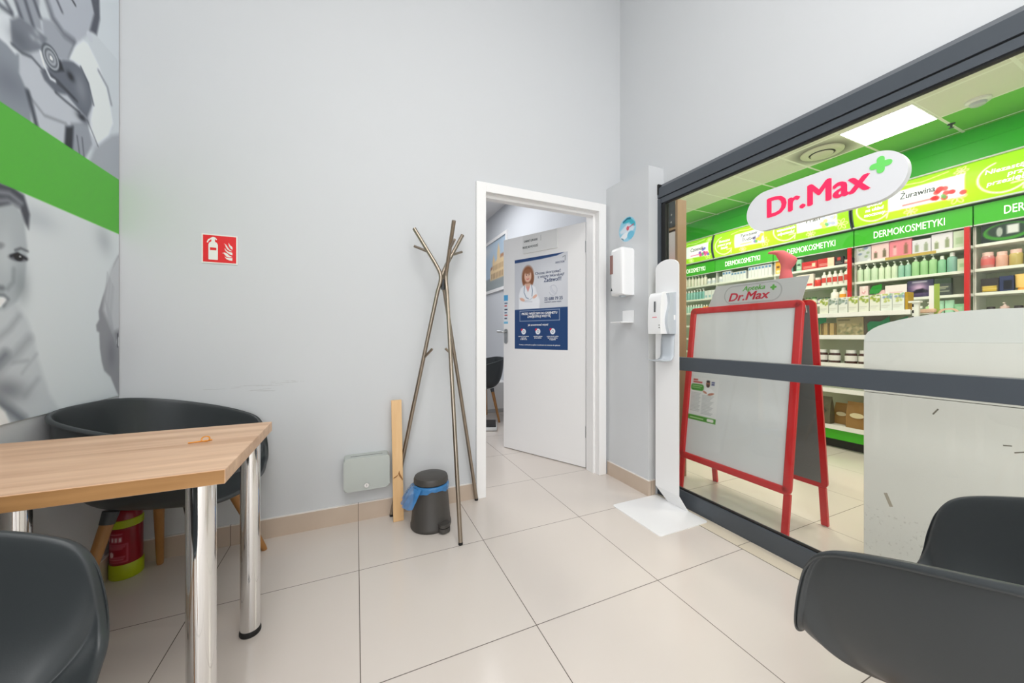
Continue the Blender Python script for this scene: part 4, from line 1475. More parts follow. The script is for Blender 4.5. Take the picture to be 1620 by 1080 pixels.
fl = thing('flyer', 'small printed flyer with a green bottom band on the white A-board sheet', 'flyer')
c0 = Vector((2.27, 1.485, 0)) + Vector(front(0.350 - 0.032, 0.492, 0.0032))
face_to(fl, c0, (0, -1, 0), nrm)
q = Paint(0, 0.21, 0, 0.297, 0.003, (228, 230, 231))
q.rect(0, 0.21, 0.0, 0.034, (72, 152, 40))
q.rect(0.015, 0.12, 0.012, 0.02, (180, 214, 160))
q.poly(rrect(0.145, 0.195, 0.007, 0.028, 0.009), (236, 236, 232))
q.poly(rrect(0.005, 0.105, 0.205, 0.25, 0.018), (66, 146, 48))
q.rect(0.015, 0.09, 0.235, 0.239, (190, 224, 176))
q.rect(0.015, 0.08, 0.222, 0.226, (190, 224, 176))
q.rect(0.02, 0.055, 0.274, 0.284, (186, 62, 60))
q.rect(0.02, 0.09, 0.258, 0.268, (186, 62, 60))
q.ell(0.135, 0.258, 0.015, 0.022, (150, 100, 80), 0, 0.3)
q.ell(0.135, 0.246, 0.012, 0.011, (70, 50, 44), 0, 0.4)
q.ell(0.135, 0.275, 0.014, 0.008, (50, 40, 38), 0, 0.4)
q.poly([(0.11, 0.19), (0.118, 0.228), (0.152, 0.232), (0.18, 0.215), (0.185, 0.2), (0.15, 0.19)], (240, 241, 243), 0.004)
q.ell(0.115, 0.2, 0.018, 0.007, (190, 130, 110), -0.4, 0.4)
q.ell(0.16, 0.192, 0.024, 0.008, (186, 126, 106), 0.3, 0.4)
q.rect(0.16, 0.182, 0.268, 0.276, (60, 66, 120))
q.rect(0.16, 0.182, 0.252, 0.264, (90, 96, 140))
for i in range(14):
    q.rect(0.012, 0.085 - 0.006 * (i % 3), 0.186 - 0.0095 * i, 0.1895 - 0.0095 * i, (176, 180, 182))
    q.rect(0.098, 0.182 - 0.008 * (i % 4), 0.176 - 0.0095 * i, 0.1795 - 0.0095 * i, (176, 180, 182))
q.mesh('flyer_sheet', fl)

# ------------------------------------------------------------------ sock form on a slim column behind the board
sk = thing('sock_display', 'pink sock on an upturned foot form rising behind the A-board header', 'sock display', (3.2, 1.745, 0), math.radians(0))
fin('column', B(-0.05, 0.05, -0.05, 0.05, 0.012, 1.469, 0.004), SOFTW, sk, False)
fin('column_base', B(-0.16, 0.16, -0.16, 0.16, 0, 0.012, 0.003), SOFTW, sk, False)
bm = bmesh.new()
legc = [(0, -0.004, 1.47, 0.046, 0.048), (0, -0.004, 1.55, 0.042, 0.046), (0, -0.002, 1.61, 0.034, 0.036), (0, -0.018, 1.645, 0.034, 0.05), (0, -0.022, 1.675, 0.036, 0.063), (0, -0.012, 1.70, 0.036, 0.064)]
rings = []
for cx, cy, z, rx, ry in legc:
    rings.append([bm.verts.new((cx + rx * math.cos(t), cy + ry * math.sin(t), z)) for t in [2 * math.pi * i / 20 for i in range(20)]])
ft = [(0.008, 1.725, 0.035, 0.056), (0.03, 1.752, 0.031, 0.044), (0.044, 1.774, 0.024, 0.03)]
for cy, z, rx, ry in ft:
    rings.append([bm.verts.new((rx * math.cos(t), cy + ry * math.sin(t), z)) for t in [2 * math.pi * i / 20 for i in range(20)]])
for a, b in zip(rings, rings[1:]):
    for i in range(20):
        bm.faces.new((a[i], a[(i + 1) % 20], b[(i + 1) % 20], b[i]))
bm.faces.new(rings[-1])
bm.faces.new(rings[0][::-1])
toe = []
for s, cy, z, rx, rz in ((0, 0.03, 1.745, 0.032, 0.03), (1, 0.065, 1.762, 0.031, 0.02), (2, 0.095, 1.77, 0.03, 0.014), (3, 0.12, 1.772, 0.024, 0.011), (4, 0.134, 1.772, 0.01, 0.005)):
    toe.append([bm.verts.new((rx * math.cos(t), cy, z + rz * math.sin(t))) for t in [2 * math.pi * i / 16 for i in range(16)]])
for a, b in zip(toe, toe[1:]):
    for i in range(16):
        bm.faces.new((a[i], a[(i + 1) % 16], b[(i + 1) % 16], b[i]))
bm.faces.new(toe[0])
bm.faces.new(toe[-1][::-1])
o = fin('sock', bm, mat('pink_knit', (226, 106, 116), 0.85, noise=0.1, nscale=120, bump=0.2, bscale=300), sk, True, 180)
md = o.modifiers.new('join', 'REMESH')
md.mode = 'VOXEL'
md.voxel_size = 0.006
md.use_smooth_shade = True
md = o.modifiers.new('smooth', 'SMOOTH')
md.iterations = 6

# ------------------------------------------------------------------ white cabinet with an arched top
ct = thing('arched_cabinet', 'large white scuffed cabinet with an arched top behind the glass', 'cabinet', (2.2, 0.466, 0))


def scuffed():
    m = bpy.data.materials.new('scuffed_white_laminate')
    n = NT(m)
    p, x, y, z = n.pos()
    mp = n.node('ShaderNodeMapping')
    mp.inputs['Scale'].default_value = (30, 30, 4)
    n.link(p, mp.inputs['Vector'])
    a = n.math('GREATER_THAN', n.noise(p, 34, 5, 0.7), 0.72)
    low_z = n.math('MULTIPLY', n.math('LESS_THAN', z, 0.28), n.math('GREATER_THAN', n.noise(p, 60, 4, 0.7), 0.6))
    c = n.mix(n.math('MULTIPLY', n.noise(mp.outputs[0], 1.0, 3), 0.25), rgb(232, 232, 226), rgb(220, 219, 212))
    c = n.mix(n.math('MULTIPLY', n.math('MAXIMUM', a, low_z), 0.35), c, rgb(170, 166, 156))
    n.link(c, n.b.inputs['Base Color'])
    n.b.inputs['Roughness'].default_value = 0.35
    return m


SCUFF = scuffed()
fin('plinth', B(0.004, 0.52, -0.396, 0.396, 0.0, 0.042), SCUFF, ct, False)
fin('lower_front', B(0.0, 0.52, -0.4, 0.4, 0.045, 0.808, 0.0015), SCUFF, ct, False)
fin('upper_front', B(0.0, 0.52, -0.4, 0.4, 0.8105, 1.045, 0.0015), SCUFF, ct, False)
bm = bmesh.new()
arc = [(0.4, 1.0455)] + [(0.4 * math.cos(math.pi * i / 24), 1.0455 + 0.128 * math.sin(math.pi * i / 24) ** 0.8) for i in range(1, 24)] + [(-0.4, 1.0455)]
prism(bm, arc, 0.002, 0.52, lambda y, z, x: (x, y, z))
fin('arched_top', bm, mat('white_arch', (228, 230, 226), 0.4), ct, True, 30)
f = subframe(ct, 'scuff_marks', (2.1996, 0.466, 0), (0, -1, 0), (-1, 0, 0))
TAPE = mat('beige_tape', (176, 168, 152), 0.6)
for (xa, ya), (xb, yb), w in (((-0.325, 0.36), (-0.305, 0.305), 0.006), ((-0.18, 0.745), (-0.165, 0.77), 0.0025), ((-0.005, 0.665), (0.015, 0.668), 0.002), ((0.02, 0.645), (0.045, 0.655), 0.002)):
    d = Vector((xb - xa, yb - ya, 0)).normalized()
    nn = Vector((-d.y, d.x, 0)) * w
    bm = bmesh.new()
    vs = [(xa + nn.x, ya + nn.y), (xa - nn.x, ya - nn.y), (xb - nn.x, yb - nn.y), (xb + nn.x, yb + nn.y)]
    prism(bm, vs, -0.0002, 0.0004)
    fin('scuff', bm, TAPE if w > 0.004 else mat('dark_scratch', (120, 116, 104), 0.6), f, False)

# ------------------------------------------------------------------ ceiling fittings of the pharmacy
cl = thing('ceiling_light', 'square lit ceiling panel above the Dr.Max sign', 'ceiling light', (5.40, 1.93, ZP))
fin('frame', box(B(-0.299, 0.299, -0.299, 0.299, -0.006, -0.0005), -0.29, 0.29, -0.29, 0.29, -0.0075, -0.006), WHITE, cl, False)
fin('diffuser', B(-0.288, 0.288, -0.288, 0.288, -0.0095, -0.0078), mat('lit_diffuser', (255, 252, 246), 0.5, emit=6.0), cl, False)
vn = thing('air_outlet', 'round beige ceiling air outlet ringed with dust', 'air vent', (5.40, 2.53, ZP))
bm = bmesh.new()
lathe(bm, [(0.215, -0.001), (0.212, -0.012), (0.15, -0.03), (0.13, -0.024), (0.13, -0.001)], 40)
fin('outer_ring', bm, mat('cream_metal', (216, 214, 196), 0.5), vn)
bm = bmesh.new()
lathe(bm, [(0.0, -0.046), (0.08, -0.044), (0.112, -0.034), (0.112, -0.028), (0.0, -0.028)], 40)
cyl(bm, (0, 0, -0.03), (0, 0, -0.001), 0.02, None, 12)
fin('centre_plate', bm, MATS['cream_metal'], vn)
bm = bmesh.new()
lathe(bm, [(0.0, -0.002), (0.13, -0.002), (0.13, -0.001), (0.0, -0.001)], 30)
fin('dark_gap', bm, mat('vent_dark', (70, 70, 60), 0.8), vn)
smk = thing('smoke_detector', 'round white smoke detector on the pharmacy ceiling right of the light panel', 'smoke detector', (5.62, 1.35, ZP))
bm = bmesh.new()
lathe(bm, [(0, -0.0005), (0.085, -0.0005), (0.085, -0.02), (0.075, -0.028), (0.0, -0.028)], 30)
fin('base', bm, SOFTW, smk)
bm = bmesh.new()
lathe(bm, [(0, -0.029), (0.058, -0.029), (0.05, -0.05), (0.025, -0.062), (0, -0.063)], 30)
fin('chamber', bm, SOFTG, smk)
spk = thing('sprinkler', 'tiny metal sprinkler head on the green ceiling tile', 'sprinkler', (5.98, 1.62, ZP))
bm = bmesh.new()
lathe(bm, [(0, -0.0005), (0.03, -0.0005), (0.03, -0.005), (0.01, -0.008), (0.008, -0.04), (0.022, -0.044), (0, -0.046)], 20)
fin('head', bm, DKMETAL, spk)

# ------------------------------------------------------------------ wall shelving with headers
LEV = (2.085, 1.815, 1.55, 1.29, 1.03, 0.77, 0.50, 0.24)
BAYS = [0.512 + 1.033 * i for i in range(7)]
SIGNS = ('Niezastąpiony', 'Żurawina', 'Tran', 'Tymianek', 'Czosnek', 'Odporność')
WHERE = ('right of the right red post', 'between the two red posts', 'left of the left red post', 'under the Tymianek light box', 'at the far left', '')
BACKP = mat('pale_green_back_panel', (196, 204, 180), 0.6)
unit0 = None
for i in range(6):
    y0, y1 = BAYS[i], BAYS[i + 1]
    un = thing('shelf_unit', 'white wall shelving bay with green DERMOKOSMETYKI header ' + (WHERE[i] or 'hidden at the far end'), 'shelving', (6.47, (y0 + y1) / 2, 0), 0, 'wall shelving bays')
    w = 0.5145
    fin('back_panel', B(0.16, 0.18, -w, w, 0.0, 2.39), BACKP, un, False)
    for s in (-1, 1):
        fin('upright', B(-0.14, 0.16, s * w - 0.008 if s > 0 else -w, s * w if s > 0 else -w + 0.008, 0.0, 2.29), SHELFW, un, False)
    for z in LEV:
        fin('shelf', B(-0.185, 0.159, -w + 0.009, w - 0.009, z - 0.032, z, 0.002, 1), SHELFW, un, False)
    fin('base', B(-0.15, 0.159, -w + 0.009, w - 0.009, 0, 0.1), GREENP, un, False)
    if i in (1, 2, 0):
        if i != 0:
            fin('red_post', B(-0.225, -0.19, -w - 0.0 - 0.02 + 0.034, -w + 0.052, 0.1, 2.29), RED, un, False)
    f = subframe(un, 'header_panel', (6.285, (y0 + y1) / 2, 2.305), (0, -1, 0), (-1, 0, 0))
    fin('panel', B(-w + 0.004, w - 0.004, 0, 0.215, -0.02, 0), GREENLIT, f, False)
    fin('header_rail', B(-w + 0.004, w - 0.004, -0.014, -0.0005, -0.02, 0.006), mat('silver_rail', (206, 210, 212), 0.3), f, False)
    text('lettering', 'DERMOKOSMETYKI', 0.125, LETWL, f, 0.0, 0.062, 0.0003, 'CENTER', 0.004, width=0.62)

LIME2 = (158, 214, 30)
BOXES = {0: ('Czosnek', (214, 70, 130), (90, 90, 190)), 1: ('Tymianek\n   Podbiał', (240, 178, 60), (130, 130, 180)), 2: ('Tran', (150, 170, 220), (236, 214, 110)), 3: ('Żurawina', (224, 60, 60), (224, 60, 60))}


def flower(q, cx, cy, r):
    for k in range(6):
        a = k * math.pi / 3
        c = [(cx + r * 0.55 * math.cos(a) + r * 0.42 * math.cos(t) * math.cos(a) - r * 0.22 * math.sin(t) * math.sin(a),
              cy + r * 0.55 * math.sin(a) + r * 0.42 * math.cos(t) * math.sin(a) + r * 0.22 * math.sin(t) * math.cos(a)) for t in [2 * math.pi * i / 14 for i in range(15)]]
        q.line(c, 0.008, (236, 248, 200), 0.005, 0.9)


def slogan_ring(q, cx, cy, rx, ry):
    c = [(cx + rx * math.cos(t), cy + ry * math.sin(t)) for t in [math.radians(a) for a in range(110, 316, 6)]]
    q.line(c, 0.014, (250, 255, 236), 0.006)
    x, y = c[-1]
    q.line([(x - 0.07, y + 0.025), (x + 0.02, y + 0.03), (x - 0.005, y - 0.045)], 0.011, (250, 255, 236), 0.006)


LB = (('Czosnek', 6.70, 4.656), ('Tymianek and Tran', 4.632, 2.590), ('Żurawina', 2.566, 0.524))
for k, (nm_, ya, yb) in enumerate(LB):
    bx = thing('light_box', 'backlit lime green advertising panel with ' + nm_ + ' packs above the green headers', 'light box', (6.26, (ya + yb) / 2, 2.54), 0, None)
    f = subframe(bx, 'lit_face', (6.262, ya, 2.555), (0, -1, 0), (-1, 0, 0))
    W, H = ya - yb, 0.44
    bul = lambda y: 0.055 * np.sin(np.pi * np.clip(y / 0.44, 0, 1)) ** 0.8
    q = Paint(0, W, 0, H, 0.0085, LIME2)
    q.blob(W * 0.3, 0.1, 0.5, 0.16, (196, 226, 36), 0, 0.8)
    q.blob(W * 0.8, 0.3, 0.4, 0.2, (120, 196, 30), 0, 0.6)
    for i in range(2):
        ox = i * W / 2
        flower(q, ox + 0.92, 0.09, 0.075)
        flower(q, ox + 0.55, 0.05, 0.06)
        flower(q, ox + 0.95, 0.37, 0.055)
        slogan_ring(q, ox + 0.22, 0.2, 0.17, 0.165)
        q.line([(ox + 0.35, 0.36), (ox + 0.5, 0.39), (ox + 0.65, 0.37), (ox + 0.85, 0.41)], 0.012, (240, 250, 200), 0.006, 0.8)
    packs = {0: ((W / 2 + 0.45, 'Czosnek', (214, 70, 130), (90, 90, 190)),), 1: ((0.42, 'Tymianek\n  Podbiał', (244, 180, 50), (130, 120, 180)), (W / 2 + 0.38, 'Tran', (170, 180, 226), (240, 214, 110))),
             2: ((0.36, 'Żurawina', (228, 66, 66), (220, 40, 44)),)}[k]
    for px_, s, c1, c2 in packs:
        pw = 0.62 if s == 'Żurawina' else 0.5
        q.poly([(px_, 0.1), (px_ + pw, 0.085), (px_ + pw, 0.335), (px_ + 0.01, 0.33)], (244, 246, 248))
        q.rect(px_, px_ + pw * 0.16, 0.1, 0.33, (226, 234, 236))
        q.rect(px_ + pw * 0.2, px_ + pw * 0.6, 0.125, 0.145, c1, 0.7)
        rr = random.Random(len(s))
        for j in range(12):
            q.ell(px_ + pw * rr.uniform(0.62, 0.98), 0.1 + rr.uniform(0.0, 0.13), 0.028, 0.026, c1 if j % 2 else c2, 0, 0.4, 0.85)
        q.ell(px_ + pw * 0.75, 0.13, 0.02, 0.03, (90, 180, 90), 0.5, 0.4, 0.8)
    q.mesh('lit_print', f, PRINTLIT, bul)
    for px_, s, c1, c2 in packs:
        text('lettering', s, 0.1 if len(s) < 9 else 0.08, LETK, f, px_ + 0.11, 0.215 if '\n' not in s else 0.25, 0.056, bold=0.012, shear=0.12, width=0.29 if len(s) > 5 else 0.19)
    sl = {0: ('', 'Wspiera\nodporność'), 1: ('Skuteczna\npomoc przy\nkaszlu', 'Codzienne\nwzmocnienie\nodporności'), 2: ('Sprawdzony\nsposób\nna układ\nmoczowy', 'Niezastąpiony\nprzy\nprzeziębieniu')}[k]
    for i, s in enumerate(sl):
        if s:
            ln = s.count('\n') + 1
            text('lettering', s, 0.066, LETWL, f, 0.23 + i * W / 2 + (0.08 if i and k == 2 else 0), 0.185 + 0.033 * (ln - 1), 0.054, 'CENTER', 0.022, shear=0.15, width=0.26 if not (i and k == 2) else 0.42)
    bm = bmesh.new()
    rail = [(0.0, 2.54), (-0.03, 2.54), (-0.03, 2.556), (0.0, 2.556)]
    prism(bm, [(6.262 + a, z) for a, z in rail], yb, ya, lambda x, z, y: (x - 6.26, y - (ya + yb) / 2, z - 2.54))
    prism(bm, [(6.262 + a, z + 0.455) for a, z in rail], yb, ya, lambda x, z, y: (x - 6.26, y - (ya + yb) / 2, z - 2.54))
    fin('edge_rail', bm, mat('silver_rail', (206, 210, 212), 0.3), bx, False)
    fin('case', B(0.01, 0.095, -W / 2, W / 2, 0.0, 0.47), mat('light_box_case', (120, 130, 120), 0.5), bx, False)
    bm = bmesh.new()
    for yy in (W / 2 - 0.008, -W / 2 - 0.0):
        out = [(0.0, 0.0)] + [(-0.004 - 0.06 * math.sin(math.pi * j / 12) ** 0.8, 0.015 + 0.44 * j / 12) for j in range(13)] + [(0.0, 0.47)]
        prism(bm, out, yy, yy + 0.008, lambda x, z, y: (x, y, z))
    fin('end_cap', bm, mat('dark_end_cap', (84, 96, 110), 0.4), bx, False)

# ------------------------------------------------------------------ goods
PC = {}


def goods_mat(c, rough=0.35, trans=False):
    key = 'goods_%d_%d_%d%s' % (c + (('_clear',) if trans else ('',)))
    return mat(key, c, rough)


def bottle(h, r, col, cap, pump=False, label=None):
    t = thing('pump_bottle' if pump else 'bottle', None, 'bottle')
    bm = bmesh.new()
    hb = h * (0.76 if pump else 0.8)
    lathe(bm, [(0, 0), (r * 0.94, 0), (r, 0.006), (r, hb * 0.88), (r * 0.8, hb * 0.96), (r * 0.4, hb), (0, hb)], 16)
    fin('body', bm, goods_mat(col), t)
    bm = bmesh.new()
    if pump:
        cyl(bm, (0, 0, hb), (0, 0, hb + h * 0.08), r * 0.42, None, 12)
        cyl(bm, (0, 0, hb + h * 0.08), (0, 0, h * 0.95), r * 0.15, None, 8)
        box(bm, -r * 1.0, r * 0.3, -r * 0.22, r * 0.22, h * 0.94, h)
        fin('pump', bm, goods_mat(cap), t)
    else:
        cyl(bm, (0, 0, hb), (0, 0, h), r * 0.5, r * 0.46, 12)
        fin('cap', bm, goods_mat(cap), t)
    if label:
        bm = bmesh.new()
        rr = r * 1.012
        a = [math.radians(v) for v in range(120, 241, 12)]
        lo = [bm.verts.new((rr * math.cos(v), rr * math.sin(v), hb * 0.25)) for v in a]
        hi = [bm.verts.new((rr * math.cos(v), rr * math.sin(v), hb * 0.7)) for v in a]
        for i in range(len(a) - 1):
            bm.faces.new((lo[i], lo[i + 1], hi[i + 1], hi[i]))
        fin('label', bm, goods_mat(label), t)
    return t


def carton(w, h, d, col, art=None, name='carton'):
    """box on the shelf, front towards -x; art(q) paints its front"""
    t = thing(name, None, 'box')
    fin('body', B(-d / 2, d / 2, -w / 2, w / 2, 0, h, 0.001, 1), goods_mat(col, 0.45), t, False)
    if art:
        f = bpy.data.objects.new('front_print', None)
        q = Paint(0.001, w - 0.001, 0.001, h - 0.001, max(0.005, min(w, h) / 28), col)
        art(q, w, h)
        COL.objects.unlink(f) if f.name in COL.objects else None
        bpy.data.objects.remove(f)
        o = q.mesh('front_print', t)
        face_to(o, (-d / 2 - 0.0008, w / 2, 0), (0, -1, 0), (-1, 0, 0))
    return t


def squeeze_tube(h, w, col, cap):
    t = thing('squeeze_tube', None, 'tube')
    bm = bmesh.new()
    rings = []
    for z, rx, ry in ((h * 0.16, w * 0.32, w * 0.46), (h * 0.5, w * 0.26, w * 0.5), (h * 0.85, w * 0.12, w * 0.5), (h, w * 0.03, w * 0.5)):
        rings.append([bm.verts.new((rx * math.cos(a), ry * math.sin(a), z)) for a in [2 * math.pi * i / 16 for i in range(16)]])
    for a, b in zip(rings, rings[1:]):
        for i in range(16):
            bm.faces.new((a[i], a[(i + 1) % 16], b[(i + 1) % 16], b[i]))
    bm.faces.new(rings[0][::-1])
    bm.faces.new(rings[-1])
    fin('body', bm, goods_mat(col), t)
    bm = bmesh.new()
    cyl(bm, (0, 0, 0), (0, 0, h * 0.16), w * 0.36, w * 0.32, 16)
    fin('cap', bm, goods_mat(cap), t)
    return t


def jar(h, r, col, cap, label=None):
    t = thing('jar', None, 'jar')
    bm = bmesh.new()
    lathe(bm, [(0, 0), (r * 0.95, 0), (r, 0.004), (r, h * 0.66), (r * 0.85, h * 0.76), (0, h * 0.76)], 18)
    fin('body', bm, goods_mat(col, 0.2), t)
    bm = bmesh.new()
    cyl(bm, (0, 0, h * 0.76), (0, 0, h), r * 0.8, None, 18)
    fin('lid', bm, goods_mat(cap), t)
    if label:
        bm = bmesh.new()
        lathe(bm, [(r * 1.005, h * 0.18), (r * 1.012, h * 0.2), (r * 1.012, h * 0.56), (r * 1.005, h * 0.58)], 18)
        fin('label', bm, goods_mat(label), t)
    return t


def pouch(w, h, col, mark):
    t = thing('pouch', None, 'pouch')
    bm = bmesh.new()
    rings = []
    for z, d in ((0, 0.04), (h * 0.3, 0.045), (h * 0.75, 0.025), (h * 0.93, 0.006), (h, 0.004)):
        rings.append([bm.verts.new((x, y, z)) for x, y in ((-d, -w / 2), (-d * 1.15, 0), (-d, w / 2), (d, w / 2), (d * 1.15, 0), (d, -w / 2))])
    for a, b in zip(rings, rings[1:]):
        for i in range(6):
            bm.faces.new((a[i], a[(i + 1) % 6], b[(i + 1) % 6], b[i]))
    bm.faces.new(rings[0][::-1])
    bm.faces.new(rings[-1])
    fin('bag', bm, goods_mat(col, 0.5), t)
    bm = bmesh.new()
    prism(bm, [(w * 0.3 * math.cos(a), h * 0.5 + h * 0.1 * math.sin(a)) for a in [2 * math.pi * i / 18 for i in range(18)]], -0.056, -0.05, lambda y, z, x: (x, y, z))
    fin('label', bm, goods_mat(mark), t)
    return t


_used = set()


def put(proto, x, y, z, label, group, rz=0.0):
    o = proto if proto.name not in _used else dup(proto)
    _used.add(proto.name)
    o.location = (x, y, z)
    o.rotation_euler = (0, 0, rz)
    o['label'] = label
    o['group'] = group
    return o


def row(x, y, z, items, where, group):
    """goods from the viewer's left (larger y) to the right; items are (maker, width, count, description)"""
    for mk, w, cnt, desc in items:
        if mk is None:
            y -= w * cnt
            continue
        for i in range(cnt):
            proto = mk
            lab_ = desc + (', ' + ORD[i] + ' from left, ' if cnt > 1 else ' on ') + where
            put(proto, x, y - w / 2, z + 0.0005, lab_, group)
            y -= w
    return y


def art_blobs(cols, n=8, seed=1, zone=(0.0, 1.0)):
    def f(q, w, h):
        r = random.Random(seed)
        for i in range(n):
            q.ell(r.uniform(0.05, 0.95) * w, (zone[0] + (zone[1] - zone[0]) * r.random()) * h, r.uniform(0.06, 0.16) * w, r.uniform(0.06, 0.14) * h, r.choice(cols), r.uniform(0, 3), 0.5, 0.9)
    return f


def art_bottles(bg, cols, seed=1):
    def f(q, w, h):
        r = random.Random(seed)
        q.rect(0, w, 0, h, bg)
        n = max(2, int(w / 0.07))
        for i in range(n):
            cx = (i + 0.5) / n * w
            hh = r.uniform(0.35, 0.75) * h
            q.rect(cx - 0.016, cx + 0.016, 0.1 * h, 0.1 * h + hh * 0.8, r.choice(cols))
            q.rect(cx - 0.007, cx + 0.007, 0.1 * h + hh * 0.8, 0.1 * h + hh, r.choice(cols))
    return f


def art_block(col, y0=0.6, y1=0.9, x0=0.2, x1=0.8, extra=None):
    def f(q, w, h):
        q.rect(x0 * w, x1 * w, y0 * h, y1 * h, col)
        if extra:
            q.rect(0.1 * w, 0.9 * w, 0.2 * h, 0.27 * h, extra)
            q.rect(0.1 * w, 0.7 * w, 0.36 * h, 0.42 * h, extra)
    return f


XF = 6.335
# far left bay (Czosnek)
wl = lambda n, s: ('top', 'second', 'third', 'fourth')[n] + ' shelf ' + s
b_cream = bottle(0.2, 0.034, (226, 226, 212), (236, 236, 228))
p_cream = bottle(0.195, 0.032, (230, 230, 220), (240, 240, 236), True)
jar_w = jar(0.11, 0.042, (226, 230, 230), (236, 238, 238), (196, 206, 214))
b_teal = bottle(0.19, 0.03, (140, 196, 190), (238, 240, 240))
b_teal_p = bottle(0.2, 0.032, (120, 182, 178), (244, 246, 246), True)
c_white = carton(0.07, 0.15, 0.05, (226, 230, 230), art_block((150, 190, 200), 0.1, 0.4))
b_mint = bottle(0.16, 0.028, (176, 214, 200), (240, 240, 238))
b_amber = bottle(0.14, 0.026, (232, 170, 60), (240, 240, 236))
g = 'goods at the far left of the wall shelves'
row(XF, 5.36, LEV[0], [(b_cream, 0.075, 3, 'cream bottle'), (p_cream, 0.072, 3, 'cream pump bottle')], wl(0, 'at the far left'), g)
row(XF, 4.92, LEV[0], [(b_cream, 0.075, 1, 'cream bottle right of the cream pumps'), (jar_w, 0.092, 2, 'white jar')], wl(0, 'at the far left'), g)
row(XF, 5.36, LEV[1], [(b_teal, 0.066, 4, 'teal bottle'), (b_teal_p, 0.07, 3, 'teal pump bottle'), (c_white, 0.076, 3, 'white carton with a pale blue patch')], wl(1, 'at the far left'), g)
row(XF, 5.36, LEV[2], [(b_mint, 0.06, 7, 'mint green bottle'), (b_amber, 0.058, 3, 'amber bottle')], wl(2, 'at the far left'), g)
# bay under Tymianek
c_blue = carton(0.052, 0.19, 0.06, (228, 232, 234), art_block((96, 140, 186), 0.72, 0.92, 0.15, 0.85))
c_blue2 = carton(0.052, 0.15, 0.06, (226, 230, 232), art_block((110, 150, 190), 0.7, 0.92, 0.15, 0.85))
c_blue3 = carton(0.066, 0.14, 0.06, (234, 238, 242), art_block((120, 160, 206), 0.4, 0.75, 0.25, 0.75))
b_white = bottle(0.15, 0.028, (232, 232, 228), (240, 240, 240))
tub = jar(0.13, 0.036, (236, 238, 238), (222, 226, 230))
s3 = 'under Tymianek light box'
g = 'white goods under the Tymianek light box'
row(XF, 4.60, LEV[0], [(jar_w, 0.092, 1, 'white jar'), (c_blue, 0.055, 3, 'tall white blue-square carton'), (c_blue2, 0.055, 5, 'short white blue-square carton')], wl(0, s3), g)
row(XF, 4.03, LEV[0], [(c_blue, 0.055, 7, 'right-hand tall blue-square carton')], wl(0, s3), g)
row(XF, 4.55, LEV[1], [(tub, 0.08, 2, 'white tub'), (b_white, 0.06, 4, 'white bottle'), (c_blue3, 0.069, 5, 'wide white blue-square carton'), (tub, 0.08, 1, 'last white tub')], wl(1, s3), g)
# bay left of the left red post (Tran)
def art_tall(q, w, h):
    q.rect(0, w, 0.0, h * 0.3, (244, 210, 120))
    q.rect(0.2 * w, 0.8 * w, 0.45 * h, 0.62 * h, (120, 80, 40))
    q.ell(0.5 * w, 0.2 * h, 0.3 * w, 0.08 * h, (250, 240, 200))


c_or = carton(0.075, 0.21, 0.05, (236, 170, 52), art_tall)
c_gr = carton(0.075, 0.2, 0.05, (188, 214, 112), art_block((60, 110, 60), 0.45, 0.62, 0.2, 0.8, (230, 240, 190)))
c_bl = carton(0.07, 0.19, 0.05, (160, 204, 214), art_block((60, 110, 120), 0.45, 0.6, 0.2, 0.8, (230, 240, 240)))
c_mg = carton(0.07, 0.18, 0.05, (156, 206, 176), art_block((50, 90, 70), 0.4, 0.6, 0.2, 0.8, (230, 240, 230)))
c_red = carton(0.2, 0.12, 0.05, (206, 44, 48), art_block((240, 220, 190), 0.3, 0.75, 0.66, 0.88, (236, 200, 190)))
c_redc = carton(0.2, 0.13, 0.05, (206, 60, 60), art_block((240, 224, 196), 0.0, 1.0, 0.6, 1.0, (236, 200, 190)))
c_blk = carton(0.1, 0.12, 0.05, (44, 44, 46), art_block((200, 60, 50), 0.55, 0.95, 0.3, 0.7, (140, 140, 140)))
c_str = carton(0.098, 0.08, 0.05, (40, 40, 42), art_block((230, 226, 214), 0.2, 0.8, 0.1, 0.9, (200, 60, 50)))
s2 = 'left of left red post'
g = 'goods left of the left red post'
row(XF, 3.59, LEV[0], [(c_or, 0.08, 1, 'orange carton'), (c_gr, 0.08, 1, 'yellow green carton'), (c_bl, 0.075, 1, 'pale blue carton'), (None, 0.065, 1, ''), (c_mg, 0.075, 1, 'mint green carton'),
                       (c_red, 0.205, 1, 'flat red carton'), (c_redc, 0.205, 1, 'red and cream carton'), (c_blk, 0.105, 1, 'black carton with a red top'), (c_str, 0.1, 1, 'black carton with a pale stripe')], wl(0, s2), g)
b_wr = bottle(0.2, 0.03, (238, 236, 232), (236, 236, 236), False, (214, 70, 70))
p_wr = bottle(0.235, 0.036, (238, 236, 232), (240, 240, 240), True, (214, 70, 70))
c_wr = carton(0.11, 0.2, 0.05, (236, 226, 216), art_block((222, 70, 66), 0.12, 0.28, 0.1, 0.9))
b_rd = jar(0.13, 0.04, (222, 60, 50), (236, 230, 224))
sq_w = squeeze_tube(0.19, 0.06, (236, 236, 232), (214, 80, 80))
row(XF, 3.44, LEV[1], [(sq_w, 0.075, 2, 'white squeeze tube'), (c_wr, 0.115, 1, 'cream carton with a red band'), (c_wr, 0.115, 1, 'right cream carton with a red band'), (b_rd, 0.09, 1, 'red jar'),
                       (b_wr, 0.066, 4, 'white bottle with a red label'), (p_wr, 0.08, 1, 'white pump bottle with a red label')], wl(1, s2), g)
j_br = jar(0.1, 0.036, (196, 180, 140), (70, 56, 50))
j_pu = jar(0.09, 0.036, (160, 120, 170), (60, 90, 60), (230, 230, 220))
